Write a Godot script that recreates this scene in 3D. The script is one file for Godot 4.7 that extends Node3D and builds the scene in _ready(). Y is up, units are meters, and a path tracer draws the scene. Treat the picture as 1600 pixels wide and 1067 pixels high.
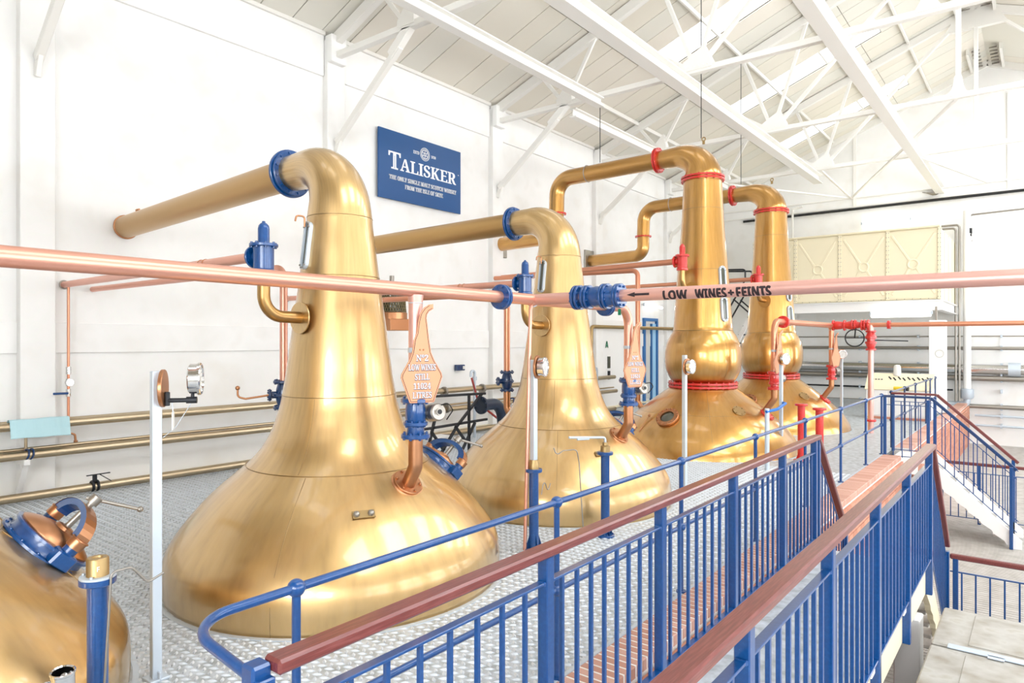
extends Node3D
# Still house: five copper pot stills on a steel deck, white walls, trussed roof with skylights.
# World: y up, still deck at y = 0, long wall at x = -10.5, gable wall at z = -27, lower floor at y = -1.3.

var M := {}
var used := {}

# ------------------------------------------------------------------ geometry collector
class G:
	var v := PackedVector3Array()
	var n := PackedVector3Array()
	var uv := PackedVector2Array()
	var ix := PackedInt32Array()
	func vert(p: Vector3, nn: Vector3, t := Vector2.ZERO) -> int:
		v.append(p); n.append(nn); uv.append(t)
		return v.size() - 1
	func tri(a: int, b: int, c: int) -> void:      # counter-clockwise from outside
		ix.append(a); ix.append(c); ix.append(b)
	func quad(a: Vector3, b: Vector3, c: Vector3, d: Vector3) -> void:
		var nn := (b - a).cross(c - a)
		if nn.length_squared() < 1e-14:
			nn = (c - a).cross(d - a)
		nn = nn.normalized()
		var k := v.size()
		var w := (b - a).length()
		var h := (d - a).length()
		vert(a, nn, Vector2(0, 0)); vert(b, nn, Vector2(w, 0)); vert(c, nn, Vector2(w, h)); vert(d, nn, Vector2(0, h))
		tri(k, k + 1, k + 2); tri(k, k + 2, k + 3)
	func tri3(a: Vector3, b: Vector3, c: Vector3) -> void:
		var nn := (b - a).cross(c - a).normalized()
		var k := v.size()
		vert(a, nn, Vector2(a.x, a.y)); vert(b, nn, Vector2(b.x, b.y)); vert(c, nn, Vector2(c.x, c.y))
		tri(k, k + 1, k + 2)
	func box(t: Transform3D, s: Vector3, bev := 0.0) -> void:
		var h := s * 0.5
		var b := minf(bev, minf(h.x, minf(h.y, h.z)) * 0.9)
		var ax := [Vector3.RIGHT, Vector3.UP, Vector3.BACK]
		for k in 3:
			var u: Vector3 = ax[(k + 1) % 3]
			var w: Vector3 = ax[(k + 2) % 3]
			var m: Vector3 = ax[k]
			var hu: float = h[(k + 1) % 3] - b
			var hw: float = h[(k + 2) % 3] - b
			for sg in [1.0, -1.0]:
				var c: Vector3 = m * h[k] * sg
				var uu: Vector3 = u * hu * sg
				var ww: Vector3 = w * hw
				quad(t * (c - uu - ww), t * (c + uu - ww), t * (c + uu + ww), t * (c - uu + ww))
		if b > 0.0:
			for k in 3:
				var a1: Vector3 = ax[k]
				var u2: Vector3 = ax[(k + 1) % 3]
				var w2: Vector3 = ax[(k + 2) % 3]
				for su in [1.0, -1.0]:
					for sw in [1.0, -1.0]:
						var pu: Vector3 = u2 * h[(k + 1) % 3] * su + w2 * (h[(k + 2) % 3] - b) * sw
						var pw: Vector3 = u2 * (h[(k + 1) % 3] - b) * su + w2 * h[(k + 2) % 3] * sw
						var l: Vector3 = a1 * (h[k] - b)
						if su * sw > 0:
							face(t, pu, pw, l)
						else:
							face(t, pw, pu, l)
			for sx in [1.0, -1.0]:
				for sy in [1.0, -1.0]:
					for sz in [1.0, -1.0]:
						var p1 := Vector3(h.x * sx, (h.y - b) * sy, (h.z - b) * sz)
						var p2 := Vector3((h.x - b) * sx, h.y * sy, (h.z - b) * sz)
						var p3 := Vector3((h.x - b) * sx, (h.y - b) * sy, h.z * sz)
						if sx * sy * sz > 0:
							tri3(t * p1, t * p2, t * p3)
						else:
							tri3(t * p1, t * p3, t * p2)
	func face(t: Transform3D, p: Vector3, q: Vector3, l: Vector3) -> void:
		quad(t * (p - l), t * (q - l), t * (q + l), t * (p + l))
	func bx(c: Vector3, s: Vector3, bev := 0.0) -> void:
		box(Transform3D(Basis(), c), s, bev)
	func bar(a: Vector3, b: Vector3, w: float, h: float, bev := 0.0, up := Vector3.UP) -> void:
		var z := (b - a)
		var len := z.length()
		z = z / len
		var u := up
		if absf(z.dot(u)) > 0.98:
			u = Vector3.RIGHT
		var x := u.cross(z).normalized()
		var y := z.cross(x)
		box(Transform3D(Basis(x, y, z), (a + b) * 0.5), Vector3(w, h, len), bev)
	func tube(pts: Array, rad, seg := 20, caps := true, closed := false) -> void:
		var N := pts.size()
		var t0: Vector3 = (pts[1] - pts[0]).normalized()
		var u := t0.cross(Vector3.UP)
		if u.length() < 0.05:
			u = t0.cross(Vector3.RIGHT)
		u = u.normalized()
		var start := v.size()
		var run := 0.0
		for i in N:
			var t: Vector3
			if i == 0: t = (pts[1] - pts[0]).normalized()
			elif i == N - 1: t = (pts[N - 1] - pts[N - 2]).normalized()
			else: t = ((pts[i + 1] - pts[i]).normalized() + (pts[i] - pts[i - 1]).normalized()).normalized()
			if closed and (i == 0 or i == N - 1):
				t = ((pts[1] - pts[0]).normalized() + (pts[N - 1] - pts[N - 2]).normalized()).normalized()
			u = (u - t * u.dot(t)).normalized()
			var w := t.cross(u)
			if i > 0: run += (pts[i] - pts[i - 1]).length()
			var r: float = rad[i] if rad is Array else rad
			var k: float = 0.0
			if rad is Array:
				var i0: int = maxi(i - 1, 0)
				var i1: int = mini(i + 1, N - 1)
				k = (rad[i1] - rad[i0]) / maxf((pts[i1] - pts[i0]).length(), 1e-5)
			for j in seg + 1:
				var a := TAU * j / seg
				var d := u * cos(a) + w * sin(a)
				vert(pts[i] + d * r, (d - t * k).normalized(), Vector2(float(j) / seg, run))
		for i in N - 1:
			for j in seg:
				var a := start + i * (seg + 1) + j
				tri(a, a + 1, a + seg + 2); tri(a, a + seg + 2, a + seg + 1)
		if caps and not closed:
			cap(start, seg, -(pts[1] - pts[0]).normalized(), pts[0], true)
			cap(start + (N - 1) * (seg + 1), seg, (pts[N - 1] - pts[N - 2]).normalized(), pts[N - 1], false)
	func cap(s: int, seg: int, nn: Vector3, c: Vector3, flip: bool) -> void:
		var k := vert(c, nn)
		var b := v.size()
		for j in seg + 1:
			vert(v[s + j], nn)
		for j in seg:
			if flip: tri(k, b + j + 1, b + j)
			else: tri(k, b + j, b + j + 1)
	func cyl(a: Vector3, b: Vector3, r: float, seg := 20) -> void:
		tube([a, b], r, seg)
	# profile: Vector2(radius, height); sharp corners split the shading
	func lathe(pr: Array, t := Transform3D(), seg := 48, u0 := 0.0, u1 := 1.0) -> void:
		var N := pr.size()
		var i := 0
		var run := 0.0
		while i < N - 1:
			var j := i + 1
			while j < N - 1:
				var d1: Vector2 = (pr[j] - pr[j - 1]).normalized()
				var d2: Vector2 = (pr[j + 1] - pr[j]).normalized()
				if d1.dot(d2) < 0.8: break
				j += 1
			var st := v.size()
			for k in range(i, j + 1):
				var d: Vector2
				if k == i: d = pr[k + 1] - pr[k]
				elif k == j: d = pr[k] - pr[k - 1]
				else: d = (pr[k + 1] - pr[k]).normalized() + (pr[k] - pr[k - 1]).normalized()
				d = d.normalized()
				if k > i: run += (pr[k] - pr[k - 1]).length()
				for q in seg + 1:
					var a := TAU * lerpf(u0, u1, float(q) / seg)
					var cs := Vector3(cos(a), 0, -sin(a))
					vert(t * (cs * pr[k].x + Vector3(0, pr[k].y, 0)), (t.basis * (cs * d.y + Vector3(0, -d.x, 0))).normalized(), Vector2(a / TAU, run))
			for k in j - i:
				for q in seg:
					var a := st + k * (seg + 1) + q
					tri(a, a + 1, a + seg + 2); tri(a, a + seg + 2, a + seg + 1)
			i = j
	func ball(c: Vector3, r: float, seg := 20) -> void:
		var pr := []
		for k in 11:
			var a := -PI / 2 + PI * k / 10.0
			pr.append(Vector2(cos(a) * r, sin(a) * r))
		lathe(pr, Transform3D(Basis(), c), seg)
	func ring(c: Vector3, axis: Vector3, R: float, r: float, seg := 40, rs := 10) -> void:
		var pts := []
		var u := axis.cross(Vector3.UP if absf(axis.y) < 0.9 else Vector3.RIGHT).normalized()
		var w := axis.normalized().cross(u)
		for k in seg + 1:
			var a := TAU * k / seg
			pts.append(c + (u * cos(a) + w * sin(a)) * R)
		tube(pts, r, rs, false, true)
	# plate along an axis frame (y = axis): washer-shaped or full disc with bolts
	func flange(t: Transform3D, R: float, th: float, nb := 8, bolt := 0.0, hole := 0.0, seg := 40) -> void:
		var e := minf(th * 0.15, 0.006)
		if hole > 0.0:
			lathe([Vector2(hole, -th / 2), Vector2(R - e, -th / 2), Vector2(R, -th / 2 + e), Vector2(R, th / 2 - e), Vector2(R - e, th / 2), Vector2(hole, th / 2), Vector2(hole, -th / 2)], t, seg)
		else:
			lathe([Vector2(0, -th / 2), Vector2(R - e, -th / 2), Vector2(R, -th / 2 + e), Vector2(R, th / 2 - e), Vector2(R - e, th / 2), Vector2(0, th / 2)], t, seg)
		bolts(t, R, th, nb, bolt)
	func bolts(t: Transform3D, R: float, th: float, nb: int, bolt: float) -> void:
		if bolt <= 0.0: return
		for k in nb:
			var a := TAU * (k + 0.5) / nb
			var c := Vector3(cos(a), 0, sin(a)) * (R - bolt * 1.8)
			lathe([Vector2(0, -th / 2 - bolt), Vector2(bolt, -th / 2 - bolt), Vector2(bolt, th / 2 + bolt), Vector2(bolt * 0.8, th / 2 + bolt * 1.25), Vector2(0, th / 2 + bolt * 1.25)], t * Transform3D(Basis(), c), 6)
	func extrude(poly: PackedVector2Array, t: Transform3D, d: float) -> void:
		var P := poly
		if Geometry2D.is_polygon_clockwise(P):
			P = poly.duplicate(); P.reverse()
		var T := Geometry2D.triangulate_polygon(P)
		var nz := t.basis.z.normalized()
		for f in [d / 2, -d / 2]:
			var k := v.size()
			for p in P:
				vert(t * Vector3(p.x, p.y, f), nz if f > 0 else -nz, p)
			for q in range(0, T.size(), 3):
				var a := T[q]; var b := T[q + 1]; var c := T[q + 2]
				var cw := (P[b] - P[a]).cross(P[c] - P[a]) < 0
				if cw == (f > 0): tri(k + a, k + c, k + b)
				else: tri(k + a, k + b, k + c)
		for q in P.size():
			var a := P[q]; var b := P[(q + 1) % P.size()]
			quad(t * Vector3(a.x, a.y, -d / 2), t * Vector3(b.x, b.y, -d / 2), t * Vector3(b.x, b.y, d / 2), t * Vector3(a.x, a.y, d / 2))
	func add_mesh(m: Mesh, t: Transform3D) -> void:
		for s in m.get_surface_count():
			var A := m.surface_get_arrays(s)
			var k := v.size()
			var vv: PackedVector3Array = A[Mesh.ARRAY_VERTEX]
			var nn: PackedVector3Array = A[Mesh.ARRAY_NORMAL]
			for q in vv.size():
				vert(t * vv[q], (t.basis * nn[q]).normalized(), Vector2(vv[q].x, vv[q].y))
			var ii: PackedInt32Array = A[Mesh.ARRAY_INDEX]
			if ii.is_empty():
				for q in vv.size(): ix.append(k + q)
			else:
				for q in ii: ix.append(k + q)
	func mesh(off: Vector3) -> ArrayMesh:
		var A := []
		A.resize(Mesh.ARRAY_MAX)
		var vv := v
		if off != Vector3.ZERO:
			vv = v.duplicate()
			for q in vv.size(): vv[q] -= off
		A[Mesh.ARRAY_VERTEX] = vv
		A[Mesh.ARRAY_NORMAL] = n
		A[Mesh.ARRAY_TEX_UV] = uv
		A[Mesh.ARRAY_INDEX] = ix
		var m := ArrayMesh.new()
		m.add_surface_from_arrays(Mesh.PRIMITIVE_TRIANGLES, A)
		return m

# ------------------------------------------------------------------ scene helpers
func numbered(s: String) -> String:
	if not used.has(s):
		used[s] = 0
		return s
	used[s] += 1
	return "%s_%03d" % [s, used[s]]

func where(o: Node3D) -> Vector3:
	var p := Vector3.ZERO
	var q: Node = o
	while q != self and q is Node3D:
		p += q.position
		q = q.get_parent()
	return p

func thing(called: String, label: String, category: String, at: Vector3, group := "") -> Node3D:
	var o := Node3D.new()
	o.name = numbered(called)
	add_child(o, true)
	o.position = at
	o.set_meta("label", label)
	o.set_meta("category", category)
	if group: o.set_meta("group", group)
	return o

# a part: geometry g is given in world coordinates
func part(g: G, called: String, mat: Material, parent: Node3D, label := "") -> MeshInstance3D:
	var o := MeshInstance3D.new()
	var pn := called
	if parent == self:
		pn = numbered(called)
	else:
		var c: Dictionary = parent.get_meta("_c", {})
		if c.has(called):
			c[called] += 1
			pn = "%s_%03d" % [called, c[called]]
		else:
			c[called] = 0
		parent.set_meta("_c", c)
	o.name = pn
	o.mesh = g.mesh(where(parent))
	o.material_override = null
	o.mesh.surface_set_material(0, mat)
	parent.add_child(o, true)
	if label: o.set_meta("label", label)
	return o

func single(g: G, called: String, mat: Material, label: String, category: String, group := "") -> MeshInstance3D:
	var o := part(g, called, mat, self)
	o.set_meta("label", label)
	o.set_meta("category", category)
	if group: o.set_meta("group", group)
	return o

func struct(g: G, called: String, mat: Material, parent: Node3D = self) -> MeshInstance3D:
	var o := part(g, called, mat, parent)
	if parent == self: o.set_meta("kind", "structure")
	return o

func V(x: float, y: float, z: float) -> Vector3: return Vector3(x, y, z)

# frame whose y axis is the given direction
func frame(at: Vector3, y: Vector3, zhint := Vector3.UP) -> Transform3D:
	var yy := y.normalized()
	var h := zhint
	if absf(yy.dot(h)) > 0.95: h = Vector3.FORWARD
	var xx := yy.cross(h).normalized()
	return Transform3D(Basis(xx, yy, xx.cross(yy)), at)

# polyline with rounded corners
func bendy(pts: Array, r: float, n := 8) -> Array:
	var o := [pts[0]]
	for i in range(1, pts.size() - 1):
		var a: Vector3 = pts[i - 1]; var b: Vector3 = pts[i]; var c: Vector3 = pts[i + 1]
		var d1 := (a - b).normalized(); var d2 := (c - b).normalized()
		var half := acos(clampf(d1.dot(d2), -1, 1)) / 2
		var cut := minf(r / tan(half), minf((a - b).length(), (c - b).length()) * 0.49)
		var p := b + d1 * cut; var q := b + d2 * cut
		var rr := cut * tan(half)
		var ctr := b + (d1 + d2).normalized() * (rr / sin(half))
		for k in n + 1:
			var e := (p - ctr).slerp(q - ctr, float(k) / n)
			o.append(ctr + e)
	o.append(pts[-1])
	return o

func text(s: String, h: float, depth: float, font := "Droid Sans", weight := 700) -> Mesh:
	var t := TextMesh.new()
	var f := SystemFont.new()
	f.font_names = PackedStringArray([font])
	f.font_weight = weight
	t.font = f
	t.text = s
	t.font_size = 64
	t.pixel_size = h / 46.0
	t.depth = depth
	t.curve_step = 2.0
	return t

func tex(freq: float, ramp: Array, sx := 512, sy := 512, type := FastNoiseLite.TYPE_SIMPLEX_SMOOTH, seed_ := 1, oct := 4) -> NoiseTexture2D:
	var f := FastNoiseLite.new()
	f.noise_type = type
	f.seed = seed_
	f.frequency = freq
	f.fractal_octaves = oct
	var t := NoiseTexture2D.new()
	t.width = sx; t.height = sy
	t.seamless = true
	t.noise = f
	if ramp:
		var g := Gradient.new()
		g.offsets = PackedFloat32Array(ramp.map(func(q): return q[0]))
		g.colors = PackedColorArray(ramp.map(func(q): return q[1]))
		t.color_ramp = g
	return t

func mat(c: Color, rough: float, metal := 0.0) -> StandardMaterial3D:
	var m := StandardMaterial3D.new()
	m.albedo_color = c
	m.roughness = rough
	m.metallic = metal
	return m

func tri_tex(m: StandardMaterial3D, t: Texture2D, sc: Vector3) -> StandardMaterial3D:
	m.albedo_texture = t
	m.uv1_triplanar = true
	m.uv1_world_triplanar = true
	m.uv1_scale = sc
	return m

# ------------------------------------------------------------------ the scene
func _ready() -> void:
	var cam := Camera3D.new()
	cam.name = "camera"
	cam.position = Vector3(0, 2.05, 0)
	cam.rotation_degrees = Vector3(0, 37.98, 0)
	cam.fov = 53.13
	cam.near = 0.05
	cam.far = 200.0
	add_child(cam)
	cam.current = true
	var env := Environment.new()
	var sky := Sky.new()
	var psm := ProceduralSkyMaterial.new()
	psm.sky_top_color = Color(0.86, 0.92, 1.0)
	psm.sky_horizon_color = Color(0.97, 0.98, 1.0)
	psm.ground_horizon_color = Color(0.8, 0.8, 0.8)
	psm.ground_bottom_color = Color(0.6, 0.6, 0.6)
	psm.energy_multiplier = 6.0
	sky.sky_material = psm
	env.background_mode = Environment.BG_SKY
	env.sky = sky
	env.tonemap_mode = Environment.TONE_MAPPER_LINEAR
	env.tonemap_exposure = 0.238
	env.sdfgi_enabled = true
	env.ssao_enabled = true
	env.ssil_enabled = true
	var we := WorldEnvironment.new()
	we.name = "world_environment"
	we.environment = env
	add_child(we)
	materials()
	daylight()
	shell()
	roof()
	deck()
	lower_floor()
	stills()
	pipework()
	fittings()
	rails()
	far_end()
	wall_side()

# daylight comes through frosted skylight sheets in the roof and tall windows in the wall behind the camera
const EAVE := 7.72
const SLOPE := 0.385
const RIDGE := -1.47
const BAYS := [-24.95, -20.2, -15.45, -10.7, -5.95, -1.2]
const TRUSS := [-3.2, -7.95, -12.7, -17.45, -22.2]

func roof_y(x: float) -> float:
	return EAVE + SLOPE * (x + 10.5) if x <= RIDGE else EAVE + SLOPE * (7.56 - x)

func area(called: String, at: Vector3, face: Vector3, size: Vector2, energy: float, col := Color(1, 1, 1)) -> void:
	var l := AreaLight3D.new()
	l.name = numbered(called)
	l.area_size = size
	l.light_energy = energy
	l.light_color = col
	l.area_range = 60.0
	l.area_attenuation = 2.0
	l.area_normalize_energy = true
	l.shadow_enabled = true
	add_child(l)
	var up := Vector3.UP if absf(face.y) < 0.9 else Vector3.RIGHT
	l.look_at_from_position(at, at + face, up)

func pane_mat(e: float) -> StandardMaterial3D:
	var m := mat(Color(0.95, 0.97, 1.0), 0.4)
	m.emission_enabled = true
	m.emission = Color(0.97, 0.985, 1.0)
	m.emission_energy_multiplier = e
	return m

func daylight() -> void:
	M.sheet = pane_mat(5.6)
	M.win = pane_mat(5.0)
	M.tube = mat(Color(1, 1, 1), 0.3)
	M.tube.emission_enabled = true
	M.tube.emission = Color(1, 0.99, 0.95)
	M.tube.emission_energy_multiplier = 9.0
	var sl := Vector3(1, SLOPE, 0).normalized()
	for z in BAYS:
		for side in [1.0, -1.0]:
			var xm: float = -5.5 if side > 0 else 2.56
			var o := thing("skylight_window", "frosted roof skylight", "skylight", Vector3(xm, roof_y(xm) - 0.02, z), "skylights")
			o.set_meta("kind", "structure")
			o.remove_meta("category"); o.remove_meta("label"); o.remove_meta("group")
			var d := Vector3(sl.x, sl.y * side, 0)
			var c := Vector3(xm, roof_y(xm) + 0.03, z)
			var wide: float = 0.99 if side > 0 else 2.78
			for k in 3:
				var g := G.new()
				var a: Vector3 = c + d * (-2.13 + 1.42 * k)
				g.bar(a, a + d * 1.415, wide, 0.02, 0.0, Vector3(-d.y, d.x, 0))
				part(g, "pane", M.sheet, o)
				if k > 0:
					g = G.new()
					g.bar(a + V(0, -0.03, -wide / 2), a + V(0, -0.03, wide / 2), 0.05, 0.05, 0.004)
					part(g, "glazing_bar", M.steel_white, o)
			var nn := Vector3(d.y, -d.x, 0)
			area("skylight_light", c + nn * 0.12, nn, Vector2(0.92 if side > 0 else 2.6, 4.1), 2.0 if side > 0 else 95.0, Color(0.98, 0.99, 1.0))
	for k in 6:
		var z: float = -24.0 + 4.75 * k
		var o := Node3D.new()
		o.name = numbered("window")
		add_child(o)
		o.position = Vector3(7.5, 2.5, z)
		o.set_meta("kind", "structure")
		var fr := G.new()
		for yy in [-2.3, -0.77, 0.77, 2.3]:
			fr.bx(o.position + V(-0.03, yy, 0), V(0.06, 0.05, 3.2), 0.01)
		for zz in [-1.6, -0.53, 0.53, 1.6]:
			fr.bx(o.position + V(-0.03, 0, zz), V(0.06, 4.6, 0.05), 0.01)
		part(fr, "window_frame", M.white, o)
		for a in 3:
			for b in 3:
				var g := G.new()
				g.bx(o.position + V(0, -1.53 + 1.53 * a, -1.067 + 1.067 * b), V(0.02, 1.48, 1.02))
				part(g, "pane", M.win, o)
		area("window_light", o.position + V(-0.1, 0, 0), V(-1, 0, 0), Vector2(3.2, 4.6), 105.0, Color(0.97, 0.985, 1.0))
	for k in 2:
		var o := Node3D.new()
		o.name = numbered("window")
		add_child(o)
		o.position = Vector3(0.2 + 4.4 * k, 3.2, 5.93)
		o.set_meta("kind", "structure")
		var fr := G.new()
		for yy in [-1.5, 0.0, 1.5]:
			fr.bx(o.position + V(0, yy, -0.03), V(3.0, 0.05, 0.06), 0.01)
		for xx in [-1.5, -0.5, 0.5, 1.5]:
			fr.bx(o.position + V(xx, 0, -0.03), V(0.05, 3.0, 0.06), 0.01)
		part(fr, "window_frame", M.white, o)
		for a in 2:
			for b in 3:
				var g := G.new()
				g.bx(o.position + V(-1.0 + b, -0.75 + 1.5 * a, 0), V(0.94, 1.44, 0.02))
				part(g, "pane", M.win, o)
		area("window_light", o.position + V(0, 0, -0.1), V(0, 0, -1), Vector2(3.0, 3.0), 200.0, Color(0.97, 0.985, 1.0))

func materials() -> void:
	M.white = mat(Color(0.935, 0.93, 0.92), 0.6)
	M.wall = mat(Color(1, 1, 1), 0.7)
	tri_tex(M.wall, tex(0.006, [[0.0, Color(0.925, 0.915, 0.895)], [0.35, Color(0.945, 0.942, 0.932)], [0.75, Color(0.955, 0.953, 0.945)], [1.0, Color(0.935, 0.928, 0.915)]]), V(0.25, 0.25, 0.25))
	M.steel_white = mat(Color(0.93, 0.922, 0.9), 0.45)
	M.panel = [mat(Color(0.905, 0.885, 0.835), 0.6), mat(Color(0.895, 0.885, 0.845), 0.6), mat(Color(0.915, 0.893, 0.848), 0.6)]
	M.joint = mat(Color(0.62, 0.58, 0.51), 0.8)
	M.wash = copper(Color(0.82, 0.685, 0.47), 0.40, 3)
	M.spirit = copper(Color(0.775, 0.585, 0.315), 0.33, 5)
	M.seam = mat(Color(0.62, 0.52, 0.36), 0.42, 1.0)
	M.brass = mat(Color(0.66, 0.56, 0.39), 0.42, 0.9)
	M.lyne = mat(Color(0.71, 0.57, 0.37), 0.33, 1.0)
	M.bronze = mat(Color(0.72, 0.52, 0.38), 0.34, 1.0)
	M.pink = mat(Color(0.86, 0.63, 0.55), 0.36, 0.75)
	M.pinkpale = mat(Color(0.86, 0.67, 0.625), 0.38, 0.65)
	M.cupipe = mat(Color(0.84, 0.58, 0.46), 0.34, 0.8)
	M.plaque = mat(Color(0.82, 0.575, 0.43), 0.5, 0.15)
	M.letter = mat(Color(0.80, 0.80, 0.83), 0.5, 0.2)
	M.lug = mat(Color(0.84, 0.865, 0.89), 0.42, 0.25)
	M.blue = paint(Color(0.0, 0.252, 0.49), 7)
	M.navy = paint(Color(0.015, 0.19, 0.38), 9)
	M.red = paint(Color(0.80, 0.16, 0.14), 11)
	M.wood = wood()
	M.galv = mat(Color(0.76, 0.80, 0.84), 0.42, 0.3)
	M.chrome = mat(Color(0.86, 0.86, 0.86), 0.12, 1.0)
	M.steel = mat(Color(0.62, 0.60, 0.57), 0.38, 0.9)
	M.stain = mat(Color(0.73, 0.665, 0.56), 0.3, 1.0)
	M.iron = mat(Color(0.13, 0.14, 0.16), 0.45, 0.3)
	M.darkblue = mat(Color(0.10, 0.16, 0.24), 0.35)
	M.black = mat(Color(0.06, 0.06, 0.065), 0.5)
	M.dial = mat(Color(0.84, 0.84, 0.82), 0.5)
	M.ink = mat(Color(0.16, 0.11, 0.13), 0.7)
	M.cream = mat(Color(0.905, 0.865, 0.745), 0.5)
	M.paper = mat(Color(0.88, 0.88, 0.86), 0.8)
	M.signblue = mat(Color(0.02, 0.29, 0.52), 0.35)
	M.signwhite = mat(Color(0.95, 0.95, 0.96), 0.5)
	M.green = mat(Color(0.05, 0.42, 0.28), 0.5)
	M.grout = mat(Color(0.93, 0.91, 0.88), 0.8)
	M.brick = [mat(Color(0.77, 0.59, 0.52), 0.6), mat(Color(0.80, 0.63, 0.565), 0.6), mat(Color(0.74, 0.55, 0.475), 0.6)]
	M.brickside = [mat(Color(0.74, 0.50, 0.40), 0.6), mat(Color(0.79, 0.56, 0.46), 0.6)]
	M.cloth = mat(Color(0.72, 0.86, 0.89), 0.9)
	M.cloth.rim_enabled = true; M.cloth.rim = 0.3
	M.plate = deckmetal()
	M.deckbase = mat(Color(0.42, 0.44, 0.45), 0.6, 0.2)
	M.conc = mat(Color(1, 1, 1), 0.5)
	tri_tex(M.conc, tex(0.02, [[0.0, Color(0.62, 0.605, 0.575)], [0.5, Color(0.69, 0.675, 0.65)], [1.0, Color(0.75, 0.735, 0.715)]]), V(0.4, 0.4, 0.4))
	M.lid = mat(Color(0.86, 0.86, 0.86), 0.42, 0.15)
	tri_tex(M.lid, tex(0.012, [[0.0, Color(0.66, 0.62, 0.55)], [0.4, Color(0.77, 0.75, 0.71)], [0.7, Color(0.83, 0.82, 0.79)], [1.0, Color(0.74, 0.71, 0.64)]]), V(0.5, 0.5, 0.5))
	M.doorblue = mat(Color(0.20, 0.44, 0.68), 0.4)
	M.glass = mat(Color(0.7, 0.9, 1.0, 0.25), 0.05)
	M.glass.transparency = BaseMaterial3D.TRANSPARENCY_ALPHA
	M.yellow = mat(Color(0.93, 0.80, 0.20), 0.5)
	M.mesh = mat(Color(0.50, 0.45, 0.33), 0.4, 0.9)
	M.darkglass = mat(Color(0.30, 0.30, 0.25), 0.08)
	M.hose = mat(Color(0.55, 0.16, 0.13), 0.5)
	M.cord = mat(Color(0.10, 0.42, 0.75), 0.5)

func copper(c: Color, rough: float, sd: int) -> StandardMaterial3D:
	var m := mat(Color(1, 1, 1), rough, 1.0)
	var d := c.darkened(0.07)
	m.albedo_texture = tex(0.012, [[0.0, d], [0.35, c.darkened(0.02)], [0.6, c], [0.85, c.lightened(0.04)], [1.0, c.darkened(0.03)]], 1024, 1024, FastNoiseLite.TYPE_SIMPLEX_SMOOTH, sd, 5)
	m.uv1_scale = V(5.0, 0.16, 1)
	m.roughness_texture = tex(0.02, [[0.0, Color(0.86, 0.86, 0.86)], [0.5, Color(0.94, 0.94, 0.94)], [1.0, Color(1, 1, 1)]], 512, 512, FastNoiseLite.TYPE_SIMPLEX_SMOOTH, sd + 20, 4)
	m.clearcoat_enabled = true
	m.clearcoat = 0.9
	m.clearcoat_roughness = 0.08
	m.normal_enabled = true
	m.normal_texture = dents(sd)
	m.normal_scale = 0.035
	return m

func dents(sd: int) -> NoiseTexture2D:
	var t := tex(0.008, [], 512, 512, FastNoiseLite.TYPE_SIMPLEX_SMOOTH, sd + 40, 2)
	t.as_normal_map = true
	t.bump_strength = 6.0
	return t

func paint(c: Color, sd: int) -> StandardMaterial3D:
	var m := mat(Color(1, 1, 1), 0.28)
	tri_tex(m, tex(0.03, [[0.0, c.darkened(0.06)], [0.5, c], [0.86, c.lightened(0.04)], [0.93, c.lightened(0.10)], [0.97, c.lightened(0.55)], [1.0, c.lightened(0.75)]], 512, 512, FastNoiseLite.TYPE_SIMPLEX_SMOOTH, sd, 5), V(2.2, 2.2, 2.2))
	m.clearcoat_enabled = true
	m.clearcoat = 0.5
	m.clearcoat_roughness = 0.1
	return m

func wood() -> StandardMaterial3D:
	var m := mat(Color(1, 1, 1), 0.33)
	var c := Color(0.43, 0.18, 0.165)
	tri_tex(m, tex(0.02, [[0.0, c.darkened(0.2)], [0.4, c.darkened(0.05)], [0.7, c.lightened(0.05)], [0.93, c.lightened(0.1)], [1.0, c.lightened(0.35)]], 512, 512, FastNoiseLite.TYPE_SIMPLEX_SMOOTH, 31, 5), V(9.0, 9.0, 0.55))
	m.clearcoat_enabled = true
	m.clearcoat = 0.35
	m.clearcoat_roughness = 0.2
	return m

func deckmetal() -> StandardMaterial3D:
	var m := mat(Color(1, 1, 1), 0.45, 0.25)
	tri_tex(m, tex(0.03, [[0.0, Color(0.60, 0.625, 0.63)], [0.5, Color(0.73, 0.755, 0.775)], [1.0, Color(0.82, 0.845, 0.875)]], 512, 512, FastNoiseLite.TYPE_SIMPLEX_SMOOTH, 17, 4), V(0.5, 0.5, 0.5))
	return m

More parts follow.
